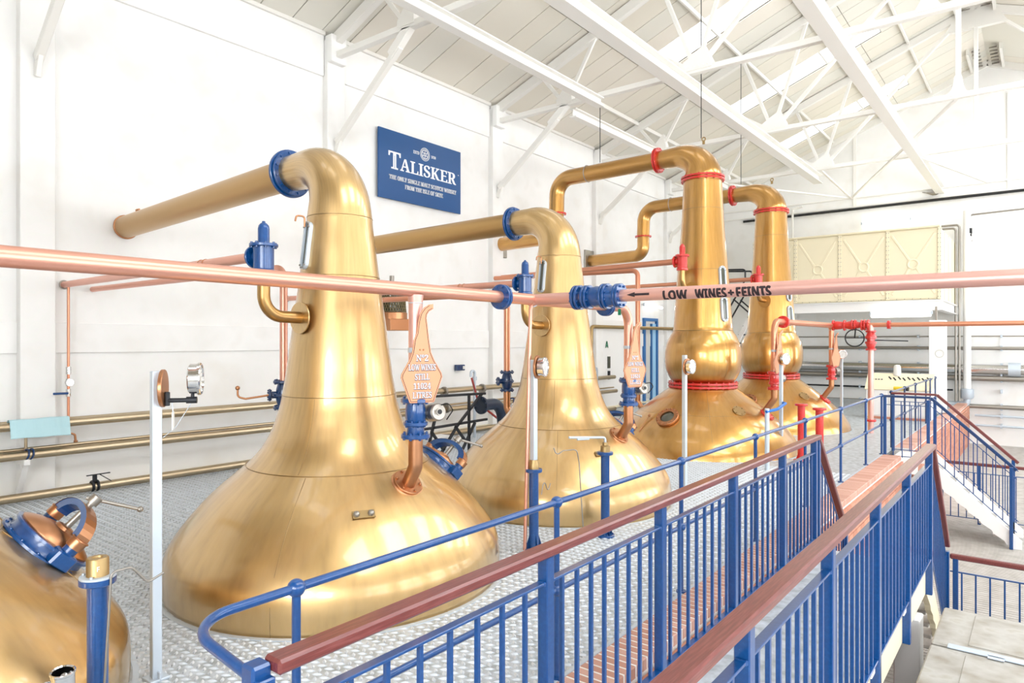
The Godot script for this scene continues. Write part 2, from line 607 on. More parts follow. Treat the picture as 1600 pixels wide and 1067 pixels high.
# ------------------------------------------------------------------ room shell
func shell() -> void:
	var g := G.new()
	g.bx(V(-10.65, 3.2, -10.5), V(0.3, 9.04, 33.6))
	var w := struct(g, "wall_left", M.wall)
	for z in [-3.22, -7.98, -12.73, -17.48, -22.23]:       # piers that carry the trusses
		var p := G.new()
		p.bx(V(-10.44, 3.55, z), V(0.16, 8.1, 0.40), 0.008)
		part(p, "pier", M.wall, w)
	for k in 6:                                              # bays: plinth, band course, recessed panel, cornice beam
		var z0: float = 5.9 if k == 0 else -3.42 - 4.75 * (k - 1)
		var z1: float = -3.02 if k == 0 else maxf(z0 - 4.35, -27.0)
		var p := G.new()
		var zc := (z0 + z1) / 2; var dz := absf(z1 - z0)
		p.bx(V(-10.49, 2.10, zc), V(0.05, 0.41, dz), 0.006)
		part(p, "band_course", M.wall, w)
		p = G.new()
		p.bx(V(-10.485, 7.31, zc), V(0.07, 0.76, dz), 0.006)
		part(p, "cornice", M.wall, w)
		p = G.new()
		p.bx(V(-10.46, 7.70, zc), V(0.12, 0.07, dz), 0.006)
		part(p, "eaves_rail", M.steel_white, w)
		p = G.new()
		p.bx(V(-10.44, 0.05, zc), V(0.12, 0.06, dz), 0.01)
		part(p, "skirting_ledge", M.cream, w)
	g = G.new()
	g.extrude(PackedVector2Array([Vector2(-10.8, -1.3), Vector2(7.86, -1.3), Vector2(7.86, 7.72), Vector2(RIDGE, roof_y(RIDGE)), Vector2(-10.8, 7.62)]), Transform3D(Basis(), V(0, 0, -27.15)), 0.3)
	w = struct(g, "wall_far", M.wall)
	for y in [6.9, 7.22]:
		var p := G.new()
		p.bx(V(-1.5, y, -26.97), V(18.0, 0.05, 0.06), 0.006)
		part(p, "rail", M.steel_white, w)
	for x in [-0.9, -5.4, 3.0]:
		var p := G.new()
		p.bx(V(x, 8.4, -26.98), V(0.12, 3.2, 0.06), 0.006)
		part(p, "stanchion", M.steel_white, w)
	var fl := G.new()
	fl.bar(V(-10.5, EAVE - 0.12, -26.94), V(RIDGE, roof_y(RIDGE) - 0.12, -26.94), 0.12, 0.22, 0.006)
	fl.bar(V(7.56, EAVE - 0.12, -26.94), V(RIDGE, roof_y(RIDGE) - 0.12, -26.94), 0.12, 0.22, 0.006)
	part(fl, "verge_rafter", M.steel_white, w)
	g = G.new()
	g.bx(V(7.66, -0.55, -10.5), V(0.2, 1.5, 33.6)); g.bx(V(7.66, 6.28, -10.5), V(0.2, 2.95, 33.6))
	for k in 7:
		var z0: float = -27.3 if k == 0 else -24.0 + 4.75 * (k - 1) + 1.6
		var z1: float = 6.3 if k == 6 else -24.0 + 4.75 * k - 1.6
		g.bx(V(7.66, 2.5, (z0 + z1) / 2), V(0.2, 4.7, z1 - z0))
	struct(g, "wall_right", M.wall)
	g = G.new()
	g.extrude(PackedVector2Array([Vector2(-10.8, -1.3), Vector2(7.86, -1.3), Vector2(7.86, 7.72), Vector2(RIDGE, roof_y(RIDGE)), Vector2(-10.8, 7.62)]), Transform3D(Basis(), V(0, 0, 6.1)), 0.3)
	struct(g, "wall_back", M.wall)

func i_beam(g: G, a: Vector3, b: Vector3, w: float, h: float) -> void:
	var up := Vector3.UP
	g.bar(a + up * (h / 2 - 0.012), b + up * (h / 2 - 0.012), w, 0.024, 0.003)
	g.bar(a - up * (h / 2 - 0.012), b - up * (h / 2 - 0.012), w, 0.024, 0.003)
	g.bar(a, b, 0.02, h - 0.05)

func roof() -> void:
	# outer skin with a hole for each skylight, panels hang under it
	var skin := G.new()
	for side in [1.0, -1.0]:
		var xe: float = -10.8 if side > 0 else 7.86
		var xs: Array = [xe, -7.5, -3.5, RIDGE] if side > 0 else [xe, 4.56, 0.56, RIDGE]
		var zs := [6.3]
		var hw: float = 0.5 if side > 0 else 1.4
		for k in range(5, -1, -1):
			zs.append(BAYS[k] + hw); zs.append(BAYS[k] - hw)
		zs.append(-27.3)
		for i in 3:
			for j in zs.size() - 1:
				if i == 1 and j % 2 == 1: continue
				var a := V(xs[i], roof_y(xs[i]) + 0.02, 0)
				var b := V(xs[i + 1], roof_y(xs[i + 1]) + 0.02, 0)
				var zm: float = (zs[j] + zs[j + 1]) / 2
				var up := Vector3(-(b - a).y, (b - a).x, 0).normalized() * (1.0 if side > 0 else -1.0)
				skin.bar(a + V(0, 0.05, zm), b + V(0, 0.05, zm), absf(zs[j] - zs[j + 1]), 0.1, 0.0, up)
	var c := struct(skin, "ceiling", M.joint)
	var rng := RandomNumberGenerator.new()
	rng.seed = 4
	var sizes := {}
	for side in [1.0, -1.0]:
		var d := Vector3(1, SLOPE, 0).normalized()
		var up := Vector3(-d.y, d.x, 0)
		if side < 0:
			d = Vector3(-d.x, d.y, 0); up = Vector3(-d.y, d.x, 0) * -1.0
		var slope_len := (RIDGE + 10.5) / cos(atan(SLOPE))
		var z := -27.0
		while z < (0.0 if side > 0 else -8.0):
			# column widths chosen so that the skylights fall on whole columns
			var near := 99.0
			var isky := false
			var hw: float = 0.5 if side > 0 else 1.4
			for b in BAYS:
				if absf(z - (b - hw)) < 0.02: isky = true
			var wz := 0.594
			if isky: wz = hw * 2.0
			else:
				for b in BAYS:
					if b - hw > z + 0.02: near = minf(near, b - hw - z)
				if near < 50.0:
					wz = near / maxf(1.0, roundf(near / 0.62))
			var segs: Array = [[0.0, 0.30], [0.30, 0.72], [0.72, 1.0]]
			if isky: segs = [[0.0, 3.0 / 9.03], [7.0 / 9.03, 1.0]]
			for sgm in segs:
				var s0: float = sgm[0] * slope_len + 0.006
				var s1: float = sgm[1] * slope_len - 0.006
				var e := Vector3(-10.5 if side > 0 else 7.56, EAVE, z + wz / 2)
				var g := G.new()
				g.bar(e + d * s0 - up * 0.012, e + d * s1 - up * 0.012, wz - 0.016, 0.024, 0.004, up)
				part(g, "roof_panel", M.panel[rng.randi() % 3], c)
			z += wz
	# purlins
	for x in [-9.05, -7.62, -6.1, -4.55, -3.05, 6.1, 4.7, 3.2, 1.6, 0.1]:
		var p := G.new()
		p.bar(V(x, roof_y(x) - 0.10, 5.9), V(x, roof_y(x) - 0.10, -27.0), 0.05, 0.10, 0.004)
		part(p, "purlin", M.steel_white, c)
	# ridge louvre slots
	for z in [-26.2, -21.4, -16.7, -12.0]:
		for s in [-0.22, 0.22]:
			var p := G.new()
			for k in 7:
				p.box(Transform3D(Basis(Vector3.RIGHT, 0.5), V(RIDGE + s, roof_y(RIDGE) - 0.22, z - 0.9 + k * 0.3)), V(0.2, 0.012, 0.2))
			part(p, "ridge_louvre", M.steel, c)
			p = G.new()
			p.bx(V(RIDGE + s * 1.9, roof_y(RIDGE) - 0.25, z), V(0.07, 0.24, 2.2), 0.005)
			part(p, "louvre_rail", M.steel_white, c)
	# trusses
	for k in TRUSS.size():
		truss(TRUSS[k], k)
	# long ties under the trusses
	var ties := [[-5.56, 7.08, 5.9, -22.6, 0.26, 0.26, "wide white steel beam running lengthwise under the truss nodes, nearest the picture centre"],
		[-7.45, 7.12, 5.9, -12.6, 0.18, 0.2, "white steel beam along the room ending at the second truss from the sign"],
		[-8.28, 7.14, -12.8, -22.2, 0.17, 0.2, "white steel beam near the wall end of the trusses, above the wire hanger"],
		[-2.78, 7.14, 5.9, -26.95, 0.24, 0.26, "white steel beam running lengthwise to the far gable beside the king posts"]]
	for t in ties:
		var g := G.new()
		i_beam(g, V(t[0], t[1], t[2]), V(t[0], t[1], t[3]), t[4], t[5])
		single(g, "steel_beam", M.steel_white, t[6], "beam", "lengthwise roof beams")
	var br := [[V(-1.47, 7.3, -17.45), V(-5.5, 7.22, -26.9)], [V(-5.4, 7.28, -22.2), V(-5.5, 7.2, -26.9)], [V(-5.5, 7.2, -26.9), V(-8.3, 7.25, -22.2)], [V(-2.8, 7.25, -22.2), V(-1.5, 7.22, -26.9)]]
	for i in br.size():
		var g := G.new()
		g.bar(br[i][0], br[i][1], 0.07, 0.05, 0.005)
		single(g, "brace", M.steel_white, ["thin white wind brace from the king post foot across to the gable", "thin white brace running lengthwise between last truss and gable", "thin white wind brace slanting back toward the left wall at the gable", "thin white brace at the gable right of the long beam"][i], "brace", "wind braces")

func truss(z: float, k: int) -> void:
	var lab: String = ["white steel roof truss nearest the camera, mostly above the frame at the left wall", "white steel roof truss whose foot meets the pier just left of the blue sign", "white steel roof truss whose foot meets the pier just right of the blue sign", "white steel roof truss crossing above the tallest copper elbow", "white steel roof truss farthest away, just before the gable wall"][k]
	var o := thing("roof_truss", lab, "truss", V(-10.36, 7.3, z), "roof trusses")
	var g := G.new()
	g.bar(V(-10.36, 7.32, z), V(7.45, 7.32, z), 0.13, 0.11, 0.008)
	part(g, "bottom_chord", M.steel_white, o)
	for s in [1.0, -1.0]:
		g = G.new()
		var xe := -10.42 if s > 0 else 7.48
		g.bar(V(xe, EAVE - 0.14, z), V(RIDGE, roof_y(RIDGE) - 0.14, z), 0.14, 0.2, 0.008)
		part(g, "rafter", M.steel_white, o)
	var rt := func(x): return V(x, roof_y(x) - 0.2, z)
	var web := [[V(-8.4, 7.3, z), rt.call(-9.05)], [V(-8.4, 7.3, z), rt.call(-7.62)], [V(-5.36, 7.3, z), rt.call(-7.5)], [V(-5.36, 7.3, z), rt.call(-6.1)], [V(-5.36, 7.3, z), rt.call(-4.55)], [V(-5.36, 7.3, z), rt.call(-1.75)],
		[V(2.42, 7.3, z), rt.call(-1.2)], [V(2.42, 7.3, z), rt.call(3.2)], [V(5.4, 7.3, z), rt.call(4.7)]]
	for w in web.size():
		g = G.new()
		var th := 0.09 if w == 5 or w == 6 else 0.06
		g.bar(web[w][0], web[w][1], 0.08, th, 0.006, V(0, 0, 1))
		part(g, "web_bar", M.steel_white, o)
	g = G.new()
	g.bar(V(RIDGE, 7.3, z), rt.call(RIDGE), 0.10, 0.09, 0.008, V(0, 0, 1))
	part(g, "king_post", M.steel_white, o)
	for x in [-8.4, -5.36, RIDGE, 2.42]:
		g = G.new()
		var w := 0.34 if x == -5.36 or x == 2.42 else 0.2
		var pl := PackedVector2Array([Vector2(-w, -0.02), Vector2(w, -0.02), Vector2(w, 0.10), Vector2(w * 0.55, 0.42), Vector2(-w * 0.1, 0.30), Vector2(-w, 0.10)])
		if x == RIDGE: pl = PackedVector2Array([Vector2(-0.2, -0.02), Vector2(0.2, -0.02), Vector2(0.1, 0.15), Vector2(0.06, 0.4), Vector2(-0.06, 0.4), Vector2(-0.1, 0.15)])
		g.extrude(pl, Transform3D(Basis(), V(x, 7.34, z)), 0.16)
		part(g, "gusset", M.steel_white, o)
		if x == -5.36:
			g = G.new()
			for b in 7:
				g.lathe([Vector2(0.016, 0), Vector2(0.016, 0.012), Vector2(0, 0.016)], frame(V(x - 0.28 + b * 0.09, 7.38, z + 0.08), V(0, 0, 1)), 8)
			part(g, "rivets", M.steel_white, o).set_meta("kind", "stuff")
	g = G.new()
	g.extrude(PackedVector2Array([Vector2(-0.7, -0.32), Vector2(0.7, -0.32), Vector2(0.5, 0.02), Vector2(0, 0.16), Vector2(-0.5, 0.02)]), Transform3D(Basis(), V(RIDGE, roof_y(RIDGE) - 0.38, z)), 0.15)
	part(g, "ridge_plate", M.steel_white, o)
	# knee brace down to the pier
	g = G.new()
	g.bar(V(-10.3, 5.72, z), V(-8.62, 7.05, z), 0.12, 0.10, 0.008, V(0, 0, 1))
	g.extrude(PackedVector2Array([Vector2(-8.78, 6.86), Vector2(-8.3, 7.28), Vector2(-8.5, 7.3), Vector2(-8.86, 7.0)]), Transform3D(Basis(), V(0, 0, z)), 0.13)
	g.bar(V(-10.34, 5.50, z), V(-10.20, 5.86, z), 0.12, 0.06, 0.005, V(0, 0, 1))
	part(g, "knee_brace", M.steel_white, o)
	g = G.new()
	g.bx(V(-10.34, 7.42, z), V(0.2, 0.5, 0.34), 0.01)
	part(g, "bearing_pad", M.wall, o)

func deck() -> void:
	var g := G.new()
	g.bx(V(-6.38, -0.10, -10.5), V(8.24, 0.17, 33.6))
	var f := struct(g, "floor", M.deckbase)
	# deck plates with open joints
	var z := 5.9
	var row := 0
	while z > -26.9:
		var x := -10.45
		var off := 0.0 if row % 2 == 0 else 0.9
		while x < -2.3:
			var w := 1.82
			if x == -10.45 and off > 0: w = off + 0.91
			var x1 := minf(x + w, -2.29)
			if x1 - x > 0.05:
				g = G.new()
				g.bx(V((x + x1) / 2, -0.007, z - 1.21), V(x1 - x - 0.008, 0.014, 2.412), 0.003)
				part(g, "deck_plate", M.plate, f)
			x = x1 + (0.0001 if x1 < -2.29 else 1.0)
		z -= 2.42
		row += 1
	# raised tread lugs
	var lug := G.new()
	var L := 0.033; var W := 0.013; var Hh := 0.010
	var P0 := V(-L, 0, 0); var P1 := V(L, 0, 0)
	var cr := []
	for k in 5:
		var t := -1.0 + 0.5 * k
		cr.append([V(t * L, 0, -W * (1 - t * t)), V(t * L, Hh * (1 - t * t * 0.9), 0), V(t * L, 0, W * (1 - t * t))])
	for k in 4:
		lug.quad(cr[k][1], cr[k + 1][1], cr[k + 1][0], cr[k][0])
		lug.quad(cr[k][2], cr[k + 1][2], cr[k + 1][1], cr[k][1])
	var mm := MultiMesh.new()
	mm.transform_format = MultiMesh.TRANSFORM_3D
	var am := lug.mesh(Vector3.ZERO)
	am.surface_set_material(0, M.lug)
	mm.mesh = am
	var pos: Array[Transform3D] = []
	var cen := [Vector2(-5, -0.55), Vector2(-5, -3.89), Vector2(-5.02, -7.43)]
	var zz := -0.2
	var q := 0
	while zz > -11.5:
		var xx := -10.3
		while xx < -2.32:
			var ok := true
			for c in cen:
				if Vector2(xx, zz).distance_to(c) < 1.46: ok = false
			if ok:
				for s in 1:
					pos.append(Transform3D(Basis(Vector3.UP, 0.62 if q % 2 == 0 else -0.62), V(xx + (0.036 if q % 2 else 0.0), 0.0, zz)))
			xx += 0.072
		zz -= 0.044
		q += 1
	mm.instance_count = pos.size()
	for k in pos.size(): mm.set_instance_transform(k, pos[k])
	var mi := MultiMeshInstance3D.new()
	mi.name = "tread_lugs"
	mi.multimesh = mm
	mi.set_meta("kind", "stuff")
	f.add_child(mi)
	# steel rims round the still openings
	for c in [V(-5, 0, -0.55), V(-5, 0, -3.89), V(-5.02, 0, -7.43), V(-5.262, 0, -12.78), V(-5.27, 0, -17.02)]:
		g = G.new()
		var r0: float = 1.445 if c.z > -10 else 1.775
		g.lathe([Vector2(r0, -0.01), Vector2(r0, 0.006), Vector2(r0 + 0.035, 0.006), Vector2(r0 + 0.035, -0.01)], Transform3D(Basis(), c), 72)
		part(g, "opening_rim", M.galv, f)
	# brick kerb along the edge of the deck
	var rng := RandomNumberGenerator.new()
	rng.seed = 8
	for run in [[-1.0, -13.62], [-14.66, -26.9]]:
		g = G.new()
		g.bx(V(-2.125, -0.632, (run[0] + run[1]) / 2), V(0.267, 1.36, absf(run[1] - run[0])))
		var kb := struct(g, "trim_%d" % (1 if run[0] > -2 else 2), M.grout)
		var pitch := 0.0755 if run[0] > -2 else 0.226
		var zk: float = run[0] - pitch / 2
		var variants := []
		while zk > run[1]:
			g = G.new()
			g.bx(V(-2.125, 0.012, zk), V(0.275, 0.08, pitch - 0.014), 0.006)
			part(g, "brick", M.brick[rng.randi() % 3], kb)
			zk -= pitch
		g = G.new()
		g.bx(V(-2.285, 0.02, (run[0] + run[1]) / 2), V(0.03, 0.05, absf(run[1] - run[0])), 0.004)
		part(g, "edge_angle", M.galv, kb)
		# face of the kerb down to the lower floor: header bricks then stretchers
		var fb := G.new()
		var fs := G.new()
		var rows := 0
		var y := -0.075
		while y > -1.3:
			var zb: float = run[0] - (0.0 if rows % 2 == 0 else 0.1125)
			while zb > run[1] + 0.2:
				(fb if rng.randf() < 0.5 else fs).bx(V(-1.965, y, zb - 0.107), V(0.03, 0.063, 0.213))
				zb -= 0.225
			y -= 0.075
			rows += 1
		for e in [fb, fs]:
			var o := part(e, "face_bricks", M.brickside[0 if e == fb else 1], kb)
			o.set_meta("kind", "stuff")

func lower_floor() -> void:
	var g := G.new()
	g.bx(V(2.9, -1.38, -10.5), V(9.9, 0.16, 33.6))
	var f := struct(g, "floor_lower", M.conc)
	var r := G.new()
	var z := -7.6
	while z > -16.0:
		r.bx(V(1.0, -1.298, z), V(5.4, 0.008, 0.03), 0.003)
		z -= 0.085
	part(r, "tread_ribs", M.conc, f).set_meta("kind", "stuff")
	# walkway between the two balustrades
	g = G.new()
	g.bx(V(-1.39, -0.03, -3.2), V(1.0, 0.05, 8.1), 0.004)
	var wk := struct(g, "floor_walkway", M.plate)
	for x in [-0.875]:
		g = G.new()
		g.bx(V(x, -0.12, -3.2), V(0.03, 0.26, 8.14), 0.004)
		part(g, "edge_channel", M.cream, wk)
	g = G.new()
	g.bx(V(-0.93, -0.80, -6.75), V(0.2, 1.0, 0.2), 0.01)
	part(g, "support_post", M.white, wk)

# ------------------------------------------------------------------ stills
const WASH := [[-0.2, 1.39], [0.0, 1.427], [0.08, 1.434], [0.18, 1.436], [0.30, 1.416], [0.42, 1.352], [0.55, 1.253], [0.68, 1.14], [0.80, 1.015], [0.92, 0.872], [1.03, 0.748], [1.13, 0.662], [1.23, 0.604], [1.35, 0.555], [1.5, 0.510], [1.75, 0.467], [2.1, 0.420], [2.5, 0.366], [2.9, 0.315], [3.16, 0.286]]
const SPIRIT := [[-0.2, 1.79], [0.0, 1.76], [0.1, 1.735], [0.2, 1.685], [0.35, 1.59], [0.5, 1.455], [0.65, 1.29], [0.8, 1.11], [0.95, 0.915], [1.08, 0.735], [1.17, 0.625], [1.2, 0.59]]
const BALL := [[1.2, 0.53], [1.25, 0.545], [1.31, 0.61], [1.4, 0.66], [1.5, 0.70], [1.62, 0.718], [1.75, 0.723], [1.88, 0.715], [2.0, 0.69], [2.09, 0.654], [2.18, 0.61], [2.25, 0.566]]
const NECK := [[2.25, 0.566], [2.3, 0.556], [2.4, 0.549], [2.7, 0.528], [3.0, 0.508], [3.4, 0.480], [3.8, 0.443], [4.2, 0.411], [4.7, 0.385], [5.18, 0.366]]

func smooth(pr: Array, n: int) -> Array:
	var o := []
	for i in pr.size() - 1:
		var p0 = pr[maxi(i - 1, 0)]; var p1 = pr[i]; var p2 = pr[i + 1]; var p3 = pr[mini(i + 2, pr.size() - 1)]
		for k in n:
			var t := float(k) / n
			o.append(Vector2(cubic_interpolate(p1[1], p2[1], p0[1], p3[1], t), lerpf(p1[0], p2[0], t)))
	o.append(Vector2(pr[-1][1], pr[-1][0]))
	return o

func rad(pr: Array, y: float) -> float:
	for i in pr.size() - 1:
		if y <= pr[i + 1][0]:
			return lerpf(pr[i][1], pr[i + 1][1], (y - pr[i][0]) / (pr[i + 1][0] - pr[i][0]))
	return pr[-1][1]

# point on a still's surface in a compass direction, and the outward normal
func spot(pr: Array, c: Vector3, dir: Vector2, y: float) -> Array:
	var d := dir.normalized()
	var r := rad(pr, y)
	var dr := (rad(pr, y + 0.04) - rad(pr, y - 0.04)) / 0.08
	return [c + V(d.x * r, y, d.y * r), V(d.x, -dr, d.y).normalized()]

func seam_ring(o: Node3D, c: Vector3, pr: Array, y: float, w := 0.0035) -> void:
	var g := G.new()
	g.ring(c + V(0, y, 0), Vector3.UP, rad(pr, y), w, 96, 6)
	part(g, "seam", M.seam, o)

func seam_line(o: Node3D, c: Vector3, pr: Array, deg: float, y0: float, y1: float) -> void:
	var g := G.new()
	var pts := []
	for k in 25:
		var y := lerpf(y0, y1, k / 24.0)
		var r := rad(pr, y)
		pts.append(c + V(cos(deg_to_rad(deg)) * r, y, -sin(deg_to_rad(deg)) * r))
	g.tube(pts, 0.003, 6)
	part(g, "seam", M.seam, o)

func manway(o: Node3D, p: Vector3, n: Vector3, paintm: Material, R: float) -> void:
	var t := frame(p, n, Vector3.UP)
	t = t * Transform3D(Basis(Vector3.UP, 0.28), Vector3.ZERO)
	t.basis.y *= 0.64          # a shallow, squat fitting
	var mw := G.new()
	mw.lathe([Vector2(R * 1.0, -0.16), Vector2(R * 1.02, -0.02), Vector2(R * 1.12, 0.0), Vector2(R * 1.12, 0.022), Vector2(R * 0.98, 0.026), Vector2(R * 0.94, 0.05), Vector2(R * 0.94, 0.10), Vector2(R, 0.105), Vector2(R, 0.13), Vector2(R * 0.8, 0.135)], t, 56)
	var m := part(mw, "manway_ring", paintm, o, "painted manway ring")
	var b := G.new()
	for k in 14:
		var a := TAU * k / 14
		b.lathe([Vector2(0, 0.022), Vector2(0.011, 0.022), Vector2(0.011, 0.036), Vector2(0, 0.038)], t * Transform3D(Basis(), V(cos(a), 0, sin(a)) * R * 1.05), 6)
	part(b, "ring_bolts", paintm, m)
	var l := G.new()
	l.lathe([Vector2(R * 0.9, 0.13), Vector2(R * 0.92, 0.15), Vector2(R * 0.86, 0.165), Vector2(R * 0.7, 0.195), Vector2(R * 0.45, 0.225), Vector2(R * 0.25, 0.236), Vector2(R * 0.22, 0.262), Vector2(R * 0.16, 0.27), Vector2(0, 0.27)], t, 56)
	part(l, "manway_lid", M.bronze, o, "bronze manway lid")
	for s in [1.0, -1.0]:
		var lg := G.new()
		lg.box(t * Transform3D(Basis(), V(s * R * 1.02, 0.09, 0)), V(0.10, 0.14, 0.13), 0.012)
		lg.cyl(t * V(s * R * 1.0, 0.10, 0), t * V(s * R * 1.0, 0.22, 0), 0.042, 20)
		part(lg, "clamp_lug", paintm, o)
		var sl := G.new()
		sl.cyl(t * V(s * R * 1.0, 0.215, 0), t * V(s * R * 1.0, 0.30, 0), 0.05, 20)
		sl.lathe([Vector2(0.052, 0), Vector2(0.056, 0.006), Vector2(0.052, 0.014), Vector2(0, 0.014)], t * Transform3D(Basis(), V(s * R, 0.292, 0)), 20)
		part(sl, "clamp_sleeve", M.bronze, o)
	var y := G.new()
	var yb := G.new()
	var N := 14
	for i in N:
		var a0 := PI * i / N; var a1 := PI * (i + 1) / N
		var e := func(a: float, rr: float) -> Vector3: return V(cos(a) * R * rr, 0.29 + sin(a) * 0.22 * (rr if rr < 1 else 1.0), 0)
		for z in [0.036, -0.036]:
			y.quad(t * (e.call(a0, 0.74) + V(0, 0, z)), t * (e.call(a0, 1.06) + V(0, 0, z)), t * (e.call(a1, 1.06) + V(0, 0, z)), t * (e.call(a1, 0.74) + V(0, 0, z))) if z > 0 else y.quad(t * (e.call(a1, 0.74) + V(0, 0, z)), t * (e.call(a1, 1.06) + V(0, 0, z)), t * (e.call(a0, 1.06) + V(0, 0, z)), t * (e.call(a0, 0.74) + V(0, 0, z)))
		y.quad(t * (e.call(a1, 0.74) + V(0, 0, 0.036)), t * (e.call(a1, 0.74) + V(0, 0, -0.036)), t * (e.call(a0, 0.74) + V(0, 0, -0.036)), t * (e.call(a0, 0.74) + V(0, 0, 0.036)))
		yb.quad(t * (e.call(a0, 1.065) + V(0, 0, 0.04)), t * (e.call(a0, 1.065) + V(0, 0, -0.04)), t * (e.call(a1, 1.065) + V(0, 0, -0.04)), t * (e.call(a1, 1.065) + V(0, 0, 0.04)))
	part(y, "clamp_arch", paintm, o)
	part(yb, "arch_face", M.bronze, o)
	var sc := G.new()
	sc.cyl(t * V(0, 0.26, 0), t * V(0, 0.60, 0), 0.02, 16)
	sc.cyl(t * V(0, 0.545, 0), t * V(0, 0.625, 0), 0.036, 16)
	part(sc, "clamp_screw", M.steel, o)
	var h := G.new()
	var hc := t * V(0, 0.59, 0)
	var hd := V(0.45, -0.32, -0.83).normalized()
	h.cyl(hc - hd * 0.05, hc + hd * 0.26, 0.011, 12)
	h.ball(hc + hd * 0.26, 0.019, 12)
	part(h, "tee_handle", M.steel, o)

func sight_glass(o: Node3D, p: Vector3, n: Vector3, h: float, w: float, frame_mat: Material) -> void:
	var t := frame(p, n, Vector3.UP)       # x horizontal, z along the surface
	var up := t.basis.z * (1.0 if t.basis.z.y > 0 else -1.0)
	t = Transform3D(Basis(up.cross(n).normalized(), up, n), p)
	var oval := func(hh: float, ww: float) -> PackedVector2Array:
		var q := PackedVector2Array()
		for k in 9: q.append(Vector2(cos(PI * k / 8), sin(PI * k / 8)) * ww + Vector2(0, hh - ww))
		for k in 9: q.append(Vector2(cos(PI + PI * k / 8), sin(PI + PI * k / 8)) * ww - Vector2(0, hh - ww))
		return q
	var g := G.new()
	var po: PackedVector2Array = oval.call(h, w)
	var pi: PackedVector2Array = oval.call(h - w * 0.42, w * 0.58)
	for k in po.size():
		var a := po[k]; var b := po[(k + 1) % po.size()]; var c := pi[(k + 1) % po.size()]; var d := pi[k]
		var z1 := V(0, 0, 0.028)
		g.quad(t * (V(a.x, a.y, 0) + z1), t * (V(b.x, b.y, 0) + z1), t * (V(c.x, c.y, 0) + z1), t * (V(d.x, d.y, 0) + z1))
		g.quad(t * V(a.x, a.y, -0.05), t * V(b.x, b.y, -0.05), t * (V(b.x, b.y, 0) + z1), t * (V(a.x, a.y, 0) + z1))
		g.quad(t * (V(d.x, d.y, 0) + z1), t * (V(c.x, c.y, 0) + z1), t * V(c.x, c.y, -0.02), t * V(d.x, d.y, -0.02))
	var f := part(g, "sight_glass_frame", frame_mat, o)
	g = G.new()
	g.extrude(pi, t * Transform3D(Basis(), V(0, 0, 0.008)), 0.01)
	part(g, "sight_glass", M.darkglass, o)
	g = G.new()
	for k in range(0, po.size(), 2):
		var q := (po[k] + pi[k]) * 0.5
		g.lathe([Vector2(0.009, 0), Vector2(0.009, 0.01), Vector2(0, 0.012)], frame(t * V(q.x, q.y, 0.028), n), 6)
	part(g, "frame_screws", M.steel, f)

func still_root(called: String, label: String, c: Vector3, group: String) -> Node3D:
	return thing(called, label, "still", c, group)

